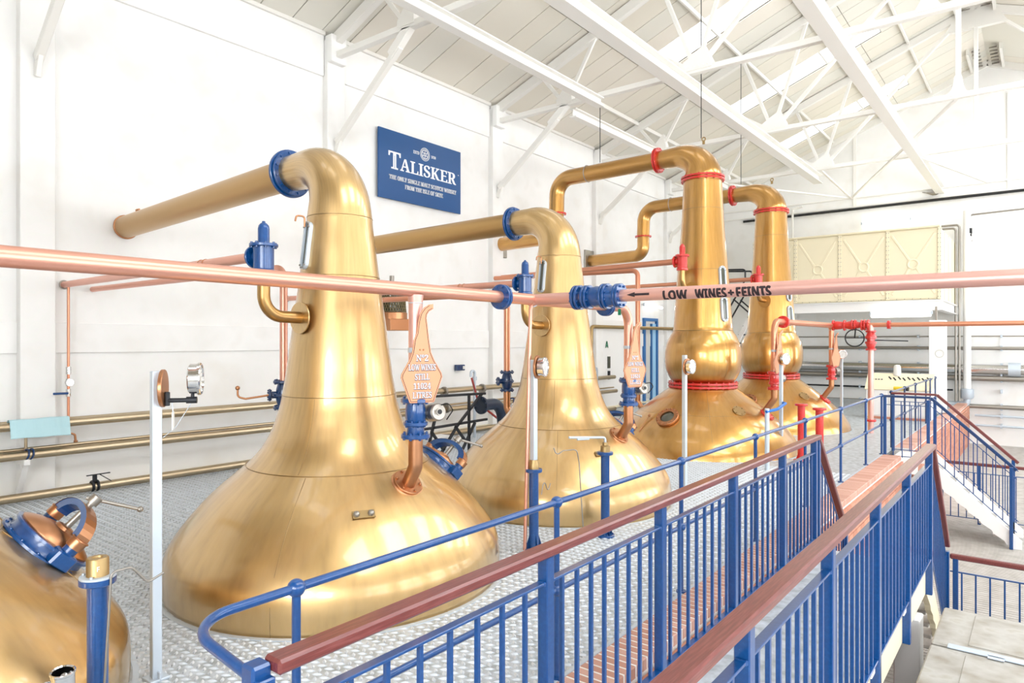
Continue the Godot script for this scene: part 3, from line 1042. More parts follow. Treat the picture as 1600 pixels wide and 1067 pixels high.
func stills() -> void:
	var c := V(-5.0, 0, -3.89)
	var s := still_root("pot_still", "big brass-coloured pot still with blue flange, whole bulb in view in the foreground", c, "wash stills with blue flanges")
	var g := G.new()
	g.lathe(smooth(WASH, 4), Transform3D(Basis(Vector3.UP, 2.2), c), 112)
	part(g, "body", M.wash, s)
	# swan neck bending over to the wall
	g = G.new()
	var pts := []; var rr := []
	for k in 5:
		pts.append(c + V(0, 3.13 + 0.025 * k, 0)); rr.append(0.289 - 0.003 * k)
	for k in range(1, 17):
		var a := PI / 2 * k / 16.0
		pts.append(c + V(-0.46 + 0.46 * cos(a), 3.23 + 0.44 * sin(a), 0)); rr.append(lerpf(0.277, 0.178, k / 16.0))
	for k in range(1, 5):
		pts.append(c + V(-0.46 - 0.25 * k / 4.0, 3.67, 0)); rr.append(lerpf(0.178, 0.168, k / 4.0))
	g.tube(pts, rr, 64, false)
	part(g, "swan_neck", M.wash, s)
	var fm := part(_fl(c + V(-0.715, 3.67, 0), Vector3.LEFT, 0.215, 0.03, 12, 0.013), "flange", M.blue, s, "blue bolted flange")
	g = _fl(c + V(-0.755, 3.67, 0), Vector3.LEFT, 0.23, 0.035, 0, 0.0)
	part(g, "flange", M.blue, s, "blue bolted flange")
	g = G.new()
	var e := V(-10.5, 3.70, -4.34)
	g.tube([c + V(-0.76, 3.67, 0), (c + V(-0.76, 3.67, 0)).lerp(e, 0.5), e], [0.150, 0.152, 0.156], 48, false)
	var arm := part(g, "lyne_arm", M.lyne, s)
	g = G.new()
	g.ring(e + V(0.05, 0, 0), Vector3.RIGHT, 0.162, 0.012)
	g.cyl(e + V(0.35, 0.15, -0.02), e + V(0.35, 0.21, -0.02), 0.02, 12)
	g.cyl(e + V(0.33, 0.215, -0.02), e + V(0.42, 0.215, -0.02), 0.014, 10)
	part(g, "wall_collar", M.bronze, arm)
	for y in [0.99, 1.58, 2.62, 3.15]: seam_ring(s, c, WASH, y)
	for d in [-5.0, 115.0, 235.0]: seam_line(s, c, WASH, d - 55.0 + 3.0, 0.0, 0.98)
	seam_line(s, c, WASH, -62.0, 1.0, 1.57)
	seam_line(s, c, WASH, 120.0, 1.0, 3.1)
	var q := []
	manway(s, c + V(0.25, 0.80, -0.95), V(0.22, 0.70, -0.68).normalized(), M.blue, 0.25)
	q = spot(WASH, c, Vector2(-0.12, 0.99), 2.88)
	sight_glass(s, q[0], q[1], 0.21, 0.05, M.galv)
	g = G.new()
	g.tube(bendy([q[0] + V(0.0, 0.16, 0.03), q[0] + V(0.0, 0.25, 0.03), q[0] + V(-0.02, 0.25, 0.10), q[0] + V(-0.02, 0.20, 0.11)], 0.025, 4), 0.008, 8)
	part(g, "hook", M.bronze, s)
	q = spot(WASH, c, Vector2(0.123, -0.99), 2.75)
	sight_glass(s, q[0], q[1], 0.21, 0.05, M.galv)
	# inlet boss for the charging pipe, on the side of the walkway
	q = spot(WASH, c, Vector2(1, 0.03), 0.895)
	g = _fl(q[0] + q[1] * 0.006, q[1], 0.125, 0.03, 6, 0.012)
	g.lathe([Vector2(0.14, -0.02), Vector2(0.14, -0.004), Vector2(0.12, 0.004)], frame(q[0], q[1]), 40)
	part(g, "inlet_boss", M.bronze, s)
	# name plate with two dome nuts
	var cd := Vector2(0.789, 0.614).rotated(-0.16)
	q = spot(WASH, c, cd, 0.74)
	var tt := frame(q[0] + q[1] * 0.012, q[1], Vector3.UP)
	g = G.new()
	g.box(tt, V(0.17, 0.014, 0.065), 0.003)
	var np := part(g, "name_plate", M.brass, s)
	g = G.new()
	for sx in [-0.055, 0.055]: g.lathe([Vector2(0.026, 0), Vector2(0.026, 0.008), Vector2(0.018, 0.02), Vector2(0, 0.026)], tt * Transform3D(Basis(), V(sx, 0.007, 0)), 20)
	part(g, "dome_nut", M.steel, np)
	# copies along the row
	var s0 := copy(s, "big brass-coloured pot still cropped at the lower left, blue clamped manway on its shoulder", V(-5.0, 0, -0.55))
	var s2 := copy(s, "brass-coloured pot still standing second from the front beside the lettered copper pipe", V(-5.02, 0, -7.43))
	spirit_stills()

func copy(o: Node3D, label: String, at: Vector3) -> Node3D:
	var r: Node3D = o.duplicate()
	var b := String(o.name)
	r.name = numbered(b)
	add_child(r, true)
	r.position = at
	r.set_meta("label", label)
	return r

func _fl(at: Vector3, axis: Vector3, R: float, th: float, nb: int, bolt: float, hole := 0.0) -> G:
	var g := G.new()
	g.flange(frame(at, axis), R, th, nb, bolt, hole)
	return g

func spirit_stills() -> void:
	var c := V(-5.262, 0, -12.78)
	var s := still_root("pot_still", "golden pot still with round boil ball and red flanges, nearer of the two red-flanged stills", c, "spirit stills with red flanges")
	var g := G.new()
	g.lathe(smooth(SPIRIT, 3), Transform3D(Basis(), c), 96)
	part(g, "body", M.spirit, s)
	g = G.new()
	g.lathe(smooth(BALL, 3), Transform3D(Basis(Vector3.UP, 1.0), c), 80)
	part(g, "boil_ball", M.spirit, s)
	g = G.new()
	g.lathe(smooth(NECK, 3), Transform3D(Basis(Vector3.UP, 2.0), c), 72)
	part(g, "neck", M.spirit, s)
	for y in [1.185, 1.245]:
		part(_fl(c + V(0, y, 0), Vector3.UP, 0.66, 0.042, 28, 0.014), "flange", M.red, s, "red bolted flange under the boil ball")
	for y in [5.18, 5.235]:
		part(_fl(c + V(0, y, 0), Vector3.UP, 0.415, 0.035, 16, 0.013, 0.3), "flange", M.red, s, "red bolted flange on top of the neck")
	g = G.new()
	var pts := []; var rr := []
	for k in 4:
		pts.append(c + V(0, 5.20 + 0.03 * k, 0)); rr.append(0.362)
	for k in range(1, 17):
		var a := PI / 2 * k / 16.0
		pts.append(c + V(-0.55 + 0.55 * cos(a), 5.29 + 0.44 * sin(a), 0)); rr.append(lerpf(0.360, 0.20, k / 16.0))
	for k in range(1, 5):
		pts.append(c + V(-0.55 - 0.36 * k / 4.0, 5.73, 0)); rr.append(lerpf(0.20, 0.178, k / 4.0))
	g.tube(pts, rr, 56, false)
	part(g, "swan_neck", M.spirit, s)
	g = G.new()
	g.ring(c + V(0.02, 5.99, 0.0), V(0, 0, 1), 0.035, 0.011, 20, 8)
	g.bx(c + V(0.02, 5.925, 0), V(0.05, 0.07, 0.02), 0.004)
	part(g, "lifting_eye", M.brass, s)
	for x in [-0.92, -0.965]:
		part(_fl(c + V(x, 5.73, 0), Vector3.LEFT, 0.255, 0.032, 14, 0.012), "flange", M.red, s, "red bolted flange at the lyne arm")
	g = G.new()
	g.tube(bendy([c + V(-0.96, 5.73, 0), c + V(-3.42, 5.70, 0), c + V(-3.44, 4.95, 0)], 0.42, 14), 0.172, 44, false)
	var arm := part(g, "lyne_arm", M.spirit, s)
	part(_fl(c + V(-3.44, 4.93, 0), Vector3.UP, 0.225, 0.03, 12, 0.011), "flange", M.red, s, "red bolted flange at the foot of the lyne arm")
	g = G.new()
	g.tube(bendy([c + V(-3.44, 4.93, 0), c + V(-3.44, 4.42, 0), V(-10.5, 4.40, c.z - 0.1)], 0.42, 12), 0.165, 44, false)
	part(g, "lower_bend", M.spirit, s)
	g = G.new()
	g.bx(V(-10.47, 4.40, c.z - 0.1), V(0.06, 0.6, 0.6), 0.01)
	part(g, "wall_plate", M.steel, s)
	g = G.new()
	g.ring(c + V(-2.62, 5.715, 0), Vector3.RIGHT, 0.178, 0.010, 36, 8)
	part(g, "hanger_band", M.steel, arm)
	seam_ring(s, c, NECK, 2.26, 0.006)
	seam_ring(s, c, SPIRIT, 0.72)
	seam_ring(s, c, NECK, 3.42); seam_ring(s, c, NECK, 4.6)
	for d in [-62.0, 60.0, 180.0]: seam_line(s, c, SPIRIT, d, 0.0, 1.15)
	for d in [-30.0, -95.0]: seam_line(s, c, BALL, d, 1.25, 2.24)
	seam_line(s, c, NECK, -70.0, 2.27, 5.15)
	for y in [2.66, 3.24]:
		var q := spot(NECK, c, Vector2(0.93, 0.36), y)
		sight_glass(s, q[0], q[1], 0.24, 0.085, M.galv)
	# small oval hatch with red bolted ring and its stain, facing the camera side
	var q := spot(SPIRIT, c, Vector2(-0.105, 0.995), 0.66)
	g = G.new()
	g.flange(frame(q[0] + q[1] * 0.02, q[1]), 0.215, 0.05, 14, 0.014, 0.13)
	part(g, "hatch_ring", M.bronze, s, "red bronze bolted hatch ring")
	g = G.new()
	g.lathe([Vector2(0.135, 0.0), Vector2(0.10, 0.03), Vector2(0, 0.045)], frame(q[0] + q[1] * 0.01, q[1]), 30)
	part(g, "hatch_glass", M.darkglass, s)
	var q2 := spot(SPIRIT, c, Vector2(-0.40, 0.92), 0.64)
	g = G.new()
	g.tube([q2[0] + q2[1] * 0.05, q2[0] + q2[1] * 0.04 + V(-0.10, -0.28, 0.22)], 0.007, 8)
	g.ball(q2[0] + q2[1] * 0.05, 0.025, 10)
	part(g, "hatch_lever", M.bronze, s)
	q = spot(SPIRIT, c, Vector2(0.837, 0.548), 0.80)
	g = _fl(q[0] + q[1] * 0.006, q[1], 0.12, 0.02, 6, 0.012)
	part(g, "blank_plate", M.brass, s)
	q = spot(SPIRIT, c, Vector2(1, 0.0), 0.70)
	g = _fl(q[0] + q[1] * 0.01, q[1], 0.14, 0.03, 8, 0.012)
	part(g, "inlet_boss", M.red, s, "red inlet flange")
	q = spot(SPIRIT, c, Vector2(-0.1, -1), 0.66)
	g = _fl(q[0] + q[1] * 0.02, q[1], 0.215, 0.05, 14, 0.014)
	part(g, "hatch_ring", M.bronze, s)
	copy(s, "golden pot still with boil ball and red flanges standing farthest from the camera", V(-5.27, 0, -17.02))

# ------------------------------------------------------------------ process pipework
# several collars in one go: a flanged pipe piece along an axis
func collars(g: G, a: Vector3, b: Vector3, spec: Array) -> void:
	for s in spec:          # [position along 0..1, radius, thickness, bolts]
		g.flange(frame(a.lerp(b, s[0]), b - a), s[1], s[2], s[3], 0.010 if s[3] > 0 else 0.0)

func pipework() -> void:
	var PX := -4.0; var PY := 2.465; var R := 0.055
	# run parallel to the wall
	var main := thing("charge_pipe", "fat pink copper pipe crossing the whole picture, left run past the first still", "pipe", V(PX, PY, -5.48))
	var g := G.new()
	g.tube([V(PX, PY, 3.5), V(PX, PY, -5.48)], R, 32)
	part(g, "pipe_run", M.pink, main)
	g = G.new()
	g.tube(bendy([V(PX, PY - 0.005, -5.40), V(PX, PY - 0.005, -7.43), V(PX, 1.64, -7.43)], 0.22, 10), R, 32)
	part(g, "branch_pipe", M.pink, main)
	g = G.new()
	g.tube([V(PX, PY, -5.48), V(2.4, PY, -5.48)], R, 32)
	part(g, "pipe_run", M.pinkpale, main, "paler run with painted lettering")
	g = G.new()
	for z in [-4.945, -4.98]: g.flange(frame(V(PX, PY, z), V(0, 0, 1)), 0.117, 0.026, 8, 0.011)
	part(g, "flange", M.blue, main, "blue pipe flange")
	g = G.new()
	for z in [-6.86, -6.90]: g.flange(frame(V(PX, PY - 0.005, z), V(0, 0, 1)), 0.117, 0.026, 8, 0.011)
	part(g, "flange", M.blue, main, "blue pipe flange")
	g = G.new()
	for x in [-3.50, -3.46]: g.flange(frame(V(x, PY, -5.48), V(1, 0, 0)), 0.117, 0.028, 8, 0.011)
	part(g, "flange", M.blue, main, "blue pipe flange")
	# check valve body with its flanges
	var cv := thing("check_valve", "blue flanged check valve in the copper pipe left of the painted arrow", "valve", V(-3.22, PY, -5.48))
	g = G.new()
	g.lathe([Vector2(0.06, 0.19), Vector2(0.085, 0.12), Vector2(0.10, 0.06), Vector2(0.09, 0.0), Vector2(0.10, -0.05), Vector2(0.095, -0.10), Vector2(0.07, -0.17), Vector2(0.06, -0.2)].map(func(p): return Vector2(p.x, -p.y)), frame(V(-3.22, PY, -5.48), V(1, 0, 0)), 36)
	part(g, "valve_body", M.blue, cv)
	for x in [-3.395, -3.36, -3.20, -3.165, -3.06, -3.03]:
		part(_fl(V(x, PY, -5.48), V(1, 0, 0), 0.112 if x < -3.3 or x > -3.1 else 0.118, 0.026, 8, 0.012), "valve_flange", M.blue, cv)
	g = G.new()
	g.bx(V(-3.02, PY - 0.15, -5.44), V(0.03, 0.055, 0.004), 0.001)
	g.tube([V(-3.03, PY - 0.10, -5.44), V(-3.02, PY - 0.125, -5.44)], 0.002, 6)
	part(g, "tag", M.green, cv, "small green tag")
	# painted letters, bent round the pipe
	var lt := G.new()
	bent_text(lt, "LOW", 0.084, -2.591, PX, PY, -5.48, R, 0.216)
	bent_text(lt, "WINES", 0.084, -2.302, PX, PY, -5.48, R, 0.263)
	bent_text(lt, "+", 0.045, -2.02, PX, PY, -5.48, R, 0.045)
	bent_text(lt, "FEINTS", 0.084, -1.955, PX, PY, -5.48, R, 0.27)
	part(lt, "painted_lettering", M.ink, main, "black painted letters")
	var ar := G.new()
	pipe_patch(ar, [Vector2(-2.94, 0), Vector2(-2.86, 0.022), Vector2(-2.86, 0.010), Vector2(-2.72, 0.010), Vector2(-2.72, -0.010), Vector2(-2.86, -0.010), Vector2(-2.86, -0.022)], PY, -5.48, R)
	part(ar, "painted_arrow", M.ink, main, "black painted arrow")
	# drop pipes to the blue-valve stills
	drop(V(PX, PY, -3.86), V(-4.085, 0.885, -3.86), 1.60, 1.27, M.blue, M.pinkpale, "short pink copper drop pipe with blue valve feeding the front still", "drop pipes with blue valves", true, 0.0)
	drop(V(PX, 1.70, -7.43), V(-4.10, 0.885, -7.43), 1.60, 1.27, M.blue, M.pinkpale, "pink copper drop pipe with blue valve feeding the second still, behind the hanging plaque", "drop pipes with blue valves", false, 0.0)
	# plaques in the shape of a still
	plaque(V(PX + 0.06, 1.965, -3.845), "copper name plaque in the outline of a still, in front of the nearest drop pipe", ["Nº2", "LOW WINES", "STILL", "11024", "LITRES"])
	plaque(V(PX + 0.06, 1.90, -7.415), "copper still-shaped name plaque beside the second drop pipe with blue valve", ["Nº1", "LOW WINES", "STILL", "11024", "LITRES"])
	# thin drain under the junction
	var dr := thing("drain_pipe", "thin pink copper drain pipe running from the pipe junction down to the deck", "pipe", V(-4.01, 0, -5.34))
	g = G.new()
	g.tube([V(-4.0, 2.43, -5.44), V(-4.0, 2.36, -5.42), V(-4.01, 0.0, -5.34)], 0.018, 14)
	part(g, "pipe_run", M.pink, dr)
	g = G.new()
	g.flange(frame(V(-4.01, 0.006, -5.34), Vector3.UP), 0.06, 0.012, 4, 0.006)
	part(g, "foot_plate", M.galv, dr)
	g = G.new()
	g.ring(V(-4.0, PY - 0.01, -5.46), V(1, 0, 1), 0.06, 0.006, 24, 6)
	part(g, "pipe_clip", M.galv, dr)

	# the red-valve line
	var X3 := -3.9; var Y3 := 2.42; var Z4 := -17.02
	var rp := thing("charge_pipe", "slimmer copper pipe with red valves running from the red-flanged stills to the right edge", "pipe", V(X3, Y3, Z4))
	g = G.new()
	g.tube(bendy([V(X3, 1.5, -12.78), V(X3, Y3, -12.78), V(X3, Y3, -16.95)], 0.2, 10), 0.058, 28)
	part(g, "pipe_run", M.cupipe, rp)
	g = G.new()
	g.tube([V(X3, Y3, -17.02), V(2.5, Y3, -17.02)], 0.05, 24)
	part(g, "pipe_run", M.cupipe, rp)
	for z in [-13.30, -13.34]:
		part(_fl(V(X3, Y3, z), V(0, 0, 1), 0.115, 0.03, 8, 0.011), "flange", M.red, rp, "red pipe flange")
	for x in [-2.72]:
		part(_fl(V(x, Y3, Z4), V(1, 0, 0), 0.095, 0.06, 6, 0.011), "flange", M.red, rp, "red pipe flange")
	var rv := thing("check_valve", "red flanged valve pair at the corner of the far copper line with black handwheel", "valve", V(-3.5, Y3, Z4))
	g = G.new()
	g.lathe([Vector2(0.06, -0.38), Vector2(0.10, -0.30), Vector2(0.09, -0.2), Vector2(0.07, -0.12), Vector2(0.10, 0.0), Vector2(0.09, 0.1), Vector2(0.07, 0.2), Vector2(0.10, 0.28), Vector2(0.06, 0.36)], frame(V(-3.5, Y3, Z4), V(1, 0, 0)), 30)
	part(g, "valve_body", M.red, rv)
	for x in [-3.86, -3.62, -3.46, -3.40, -3.26, -3.20, -3.13]:
		part(_fl(V(x, Y3, Z4), V(1, 0, 0), 0.125, 0.03, 8, 0.012), "valve_flange", M.red, rv)
	g = G.new()
	g.ring(V(-3.38, 2.13, Z4 + 0.16), V(0.2, 0, 1), 0.19, 0.014, 36, 8)
	g.bar(V(-3.57, 2.13, Z4 + 0.16), V(-3.19, 2.13, Z4 + 0.16), 0.02, 0.02)
	g.cyl(V(-3.38, 2.13, Z4 + 0.16), V(-3.38, 2.36, Z4 + 0.05), 0.015, 10)
	part(g, "handwheel", M.black, rv)
	drop(V(X3, 1.62, -12.78), V(-4.10, 0.72, -12.78), 1.50, 1.17, M.red, M.cupipe, "copper drop pipe with red valve feeding the nearer red-flanged still", "drop pipes with red valves", false, -0.1)
	drop(V(X3, Y3, -17.02), V(-4.10, 0.72, -17.02), 1.50, 1.17, M.red, M.cupipe, "copper drop pipe with red valve feeding the farthest still", "drop pipes with red valves", true, -0.1)
	plaque(V(X3 + 0.06, 1.87, -12.765), "copper still-shaped plaque seen edge on behind the gauge post at the nearer red-flanged still", [])
	plaque(V(X3 + 0.06, 1.87, -17.0), "copper still-shaped plaque seen edge on at the farthest still", [])
	# tee with its own red valve and pale drop pipe to the deck
	var td := thing("drain_pipe", "pale pink copper pipe with red valve dropping to the deck from the far copper line", "pipe", V(-3.08, 0, Z4))
	g = G.new()
	g.tube([V(-3.08, Y3, Z4), V(-3.08, 0.0, Z4)], 0.058, 22)
	part(g, "pipe_run", M.pinkpale, td)
	g = G.new()
	collars(g, V(-3.08, 2.30, Z4), V(-3.08, 1.85, Z4), [[0.05, 0.11, 0.03, 6], [0.35, 0.12, 0.05, 6], [0.62, 0.12, 0.04, 6], [0.95, 0.11, 0.03, 6]])
	g.lathe([Vector2(0.06, 0.0), Vector2(0.10, 0.1), Vector2(0.08, 0.2), Vector2(0.10, 0.32), Vector2(0.06, 0.42)], Transform3D(Basis(), V(-3.08, 1.87, Z4)), 24)
	part(g, "valve", M.red, td, "red flanged valve")
	g = G.new()
	g.tube([V(-3.0, 2.08, Z4), V(-2.35, 2.06, Z4)], 0.012, 8)
	part(g, "valve_lever", M.iron, td)
	part(_fl(V(-3.08, 0.28, Z4), Vector3.UP, 0.11, 0.04, 6, 0.01), "flange", M.red, td, "red pipe flange")

func pipe_patch(g: G, poly: Array, py: float, pz: float, r: float) -> void:
	var T := Geometry2D.triangulate_polygon(PackedVector2Array(poly))
	for q in range(0, T.size(), 3):
		var tr := [poly[T[q]], poly[T[q + 1]], poly[T[q + 2]]]
		if (tr[1] - tr[0]).cross(tr[2] - tr[0]) < 0: tr.reverse()
		bend_tri(g, tr[0], tr[1], tr[2], py, pz, r, 2)

func bend_tri(g: G, a: Vector2, b: Vector2, c: Vector2, py: float, pz: float, r: float, depth: int) -> void:
	if depth > 0:
		var d := (a + b) / 2; var e := (b + c) / 2; var f := (c + a) / 2
		for q in [[a, d, f], [d, b, e], [f, e, c], [d, e, f]]:
			bend_tri(g, q[0], q[1], q[2], py, pz, r, depth - 1)
		return
	var o := []
	for p in [a, b, c]:
		var an: float = p.y / r
		o.append([V(p.x, py + sin(an) * (r + 0.0012), pz + cos(an) * (r + 0.0012)), V(0, sin(an), cos(an))])
	var k := g.v.size()
	for p in o: g.vert(p[0], p[1])
	g.tri(k, k + 1, k + 2)

func bent_text(g: G, s: String, h: float, x0: float, _px: float, py: float, pz: float, r: float, width: float) -> void:
	var m := text(s, h, 0.0, "Droid Sans", 700)
	var A := m.surface_get_arrays(0)
	var vv: PackedVector3Array = A[Mesh.ARRAY_VERTEX]
	var ii: PackedInt32Array = A[Mesh.ARRAY_INDEX]
	if ii.is_empty(): ii = PackedInt32Array(range(vv.size()))
	var lo := Vector2(1e9, 1e9); var hi := Vector2(-1e9, -1e9)
	for p in vv:
		lo = lo.min(Vector2(p.x, p.y)); hi = hi.max(Vector2(p.x, p.y))
	var f := func(p: Vector3) -> Vector2: return Vector2(x0 + (p.x - lo.x) / (hi.x - lo.x) * width, (p.y - lo.y) / (hi.y - lo.y) * h - h * 0.5 - 0.022)
	for q in range(0, ii.size(), 3):
		var a: Vector2 = f.call(vv[ii[q]]); var b: Vector2 = f.call(vv[ii[q + 1]]); var c: Vector2 = f.call(vv[ii[q + 2]])
		if absf((b - a).cross(c - a)) < 1e-9: continue
		if (b - a).cross(c - a) < 0:
			var w := b; b = c; c = w
		for off in [Vector2(-0.0035, 0), Vector2(0.0035, 0), Vector2(0, 0.0035), Vector2(0, -0.0035)]:
			bend_tri(g, a + off, b + off, c + off, py, pz, r + off.x * 0.05, 2)

func drop(top: Vector3, foot: Vector3, v1: float, v0: float, paintm: Material, pm: Material, label: String, group: String, tee: bool, lean: float) -> void:
	var o := thing("drop_pipe", label, "pipe", V(foot.x, foot.y, foot.z), group)
	var x := top.x; var z := top.z
	var g := G.new()
	g.tube([V(x, top.y - (0.05 if tee else 0.0), z), V(x, v1, z)], 0.056, 28)
	if tee: g.tube([V(x, top.y - 0.04, z), V(x, top.y - 0.10, z)], [0.066, 0.058], 28, false)
	part(g, "upper_pipe", pm, o)
	g = G.new()
	g.ring(V(x, top.y - 0.105, z), Vector3.UP, 0.056, 0.005, 28, 6)
	g.tube([V(x, v1 + 0.36, z), V(x, v1 + 0.40, z)], 0.061, 24)
	g.bx(V(x + 0.03, v1 + 0.38, z + 0.066), V(0.03, 0.035, 0.03), 0.004)
	part(g, "pipe_clamp", M.galv, o)
	# valve body: flange, bowl, flange, bowl, flange
	var h := v1 - v0
	g = G.new()
	g.lathe([Vector2(0.062, h), Vector2(0.07, h * 0.92), Vector2(0.082, h * 0.72), Vector2(0.082, h * 0.5), Vector2(0.07, h * 0.4), Vector2(0.068, h * 0.25), Vector2(0.075, h * 0.1), Vector2(0.062, 0)].map(func(p): return Vector2(p.x, h - p.y)), Transform3D(Basis(Vector3.RIGHT, PI), V(x, v1, z)), 30)
	part(g, "valve_body", paintm, o)
	for e in [[0.93, 0.036], [0.36, 0.03], [0.06, 0.034]]:
		part(_fl(V(x, v0 + h * e[0], z), Vector3.UP, 0.118 if e[0] != 0.36 else 0.098, e[1], 8, 0.012), "valve_flange", paintm, o)
	# actuator drum on the side
	var ax := V(0.80, 0.12, 0.20).normalized() if paintm == M.blue else V(0.3, 0.0, -1).normalized()
	var a0 := V(x, v0 + h * 0.6, z)
	var side := V(0.35, 0, -0.94)
	g = G.new()
	a0 += side * 0.085
	g.cyl(a0, a0 + ax * 0.10 + side * 0.05, 0.035, 16)
	var c0 := a0 + side * 0.06 + ax * 0.02
	g.lathe([Vector2(0, -0.05), Vector2(0.066, -0.05), Vector2(0.072, -0.04), Vector2(0.072, 0.0), Vector2(0.066, 0.006), Vector2(0.072, 0.012), Vector2(0.072, 0.075), Vector2(0.062, 0.088), Vector2(0.03, 0.09), Vector2(0.028, 0.10), Vector2(0, 0.10)], frame(c0, ax), 28)
	part(g, "actuator", M.steel, o, "grey valve actuator")
	g = G.new()
	g.lathe([Vector2(0.02, 0), Vector2(0.02, 0.006), Vector2(0, 0.006)], frame(c0 + ax * 0.099, ax), 16)
	g.tube(bendy([c0 + ax * 0.02 + V(0, 0.05, 0), c0 + ax * 0.16 + V(0.0, 0.06, -0.06), c0 + ax * 0.17 + V(0, 0.0, -0.1), c0 + ax * 0.10 + V(0, -0.07, -0.08)], 0.03, 5), 0.005, 8)
	part(g, "actuator_cable", M.black, o)
	# pipe below the valve bends to the shoulder of the still
	g = G.new()
	g.tube(bendy([V(x, v0 + 0.02, z), V(x, foot.y + 0.16 - lean * 1.2, z), foot], 0.09, 6), 0.058, 28)
	part(g, "lower_pipe", M.bronze, o)

func plaque(at: Vector3, label: String, lines: Array) -> void:
	var o := thing("plaque", label, "plaque", at - V(0, 0.38, 0), "still-shaped plaques")
	# outline of a pot still, x right, y up, height 0.80 m with the lyne arm at the top right
	var half := [[-0.40, 0.100], [-0.395, 0.105], [-0.20, 0.178], [-0.17, 0.172], [-0.06, 0.105], [0.0, 0.078], [0.1, 0.062]]
	var P := PackedVector2Array()
	for e in half: P.append(Vector2(e[1], e[0]))
	for e in [[0.050, 0.20], [0.040, 0.27], [0.045, 0.30], [0.062, 0.325], [0.098, 0.345], [0.098, 0.385], [0.06, 0.38], [0.022, 0.355], [-0.012, 0.31], [-0.03, 0.25], [-0.045, 0.15]]:
		P.append(Vector2(e[0], e[1]))
	for k in range(half.size() - 1, -1, -1): P.append(Vector2(-half[k][1] - (0.004 if k > 4 else 0.0), half[k][0]))
	var nrm := V(cos(deg_to_rad(20)), 0, sin(deg_to_rad(20)))
	var t := Transform3D(Basis(Vector3.UP.cross(nrm).normalized(), Vector3.UP, nrm), at + nrm * 0.045)
	var g := G.new()
	g.extrude(P, t, 0.012)
	part(g, "plate", M.plaque, o)
	# engraved border, inked
	var q := Geometry2D.offset_polygon(P, -0.010)
	g = G.new()
	if q.size() > 0:
		var I: PackedVector2Array = q[0]
		for k in I.size():
			var a: Vector2 = I[k]; var b: Vector2 = I[(k + 1) % I.size()]
			if a.y > 0.34 and b.y > 0.34 and a.x > 0.07: continue
			g.bar(t * V(a.x, a.y, 0.0062), t * V(b.x, b.y, 0.0062), 0.0045, 0.0015, 0.0, nrm)
	part(g, "border", M.ink, o)
	g = G.new()
	for x in [-0.013, 0.017]: g.lathe([Vector2(0.008, 0), Vector2(0.007, 0.004), Vector2(0, 0.006)], frame(t * V(x - 0.004, 0.02, 0.006), nrm), 12)
	part(g, "rivets", M.bronze, o)
	if lines.is_empty(): return
	var ys := [-0.045, -0.120, -0.195, -0.268, -0.340]
	var ws := [0.105, 0.235, 0.125, 0.150, 0.165]
	var gi := G.new(); var gs := G.new()
	for k in lines.size():
		for off in [Vector2(0.0035, -0.0035), Vector2(0.0035, 0.001), Vector2(-0.0015, -0.0035)]:
			fit_text(gs, lines[k], t * Transform3D(Basis(), V(off.x, ys[k] + off.y, 0.0065)), ws[k], 0.053, 0.001)
		fit_text(gi, lines[k], t * Transform3D(Basis(), V(0, ys[k], 0.0085)), ws[k], 0.050, 0.004)
	part(gs, "letter_edges", M.ink, o)
	part(gi, "lettering", M.letter, o)

# text scaled to a given width and height, centred
func fit_text(g: G, s: String, t: Transform3D, w: float, h: float, d: float, font := "Droid Serif", weight := 700) -> void:
	var m := text(s, 0.1, d, font, weight)
	var bb := m.get_aabb()
	var sc := V(w / bb.size.x, h / bb.size.y, 1)
	var c := bb.get_center()
	g.add_mesh(m, t * Transform3D(Basis.from_scale(sc), V(-c.x * sc.x, -c.y * sc.y, 0)))

# ------------------------------------------------------------------ valves, gauges, standpipes
func relief(c: Vector3, neck: Vector3, paintm: Material, label: String, group: String, k: float) -> void:
	var o := thing("relief_valve", label, "valve", c, group)
	var g := G.new()
	g.lathe([Vector2(0, -0.15), Vector2(0.085, -0.15), Vector2(0.09, -0.14), Vector2(0.09, -0.115), Vector2(0.08, -0.105), Vector2(0.08, 0.08), Vector2(0.07, 0.085)].map(func(p): return p * k), Transform3D(Basis(), c), 32)
	g.cyl(c, c + V(-0.10, -0.0, 0) * k, 0.05 * k, 20)
	part(g, "valve_body", paintm, o)
	part(_fl(c + V(0, 0.085, 0) * k, Vector3.UP, 0.112 * k, 0.024 * k, 8, 0.011 * k), "top_flange", paintm, o)
	part(_fl(c + V(-0.12, 0, 0) * k, Vector3.LEFT, 0.095 * k, 0.024 * k, 6, 0.010 * k), "outlet_flange", paintm, o)
	g = G.new()
	g.lathe([Vector2(0.05, 0.095), Vector2(0.046, 0.11), Vector2(0.045, 0.22), Vector2(0.040, 0.245), Vector2(0.025, 0.262), Vector2(0.014, 0.268), Vector2(0.012, 0.28), Vector2(0, 0.282)].map(func(p): return p * k), Transform3D(Basis(), c), 24)
	part(g, "bonnet", paintm, o)
	g = G.new()
	var low := Vector3(c.x, neck.y + 0.01, c.z)
	g.tube(bendy([c + V(0, -0.14, 0), low, neck], 0.24, 12), 0.05, 24, false)
	part(g, "elbow_pipe", M.lyne, o)
	g = G.new()
	g.flange(frame(neck + V(0, 0, 0.025), V(0, 0, 1)), 0.135 * k, 0.012, 0, 0.0)
	part(g, "neck_plate", M.wash if paintm == M.blue else M.spirit, o)

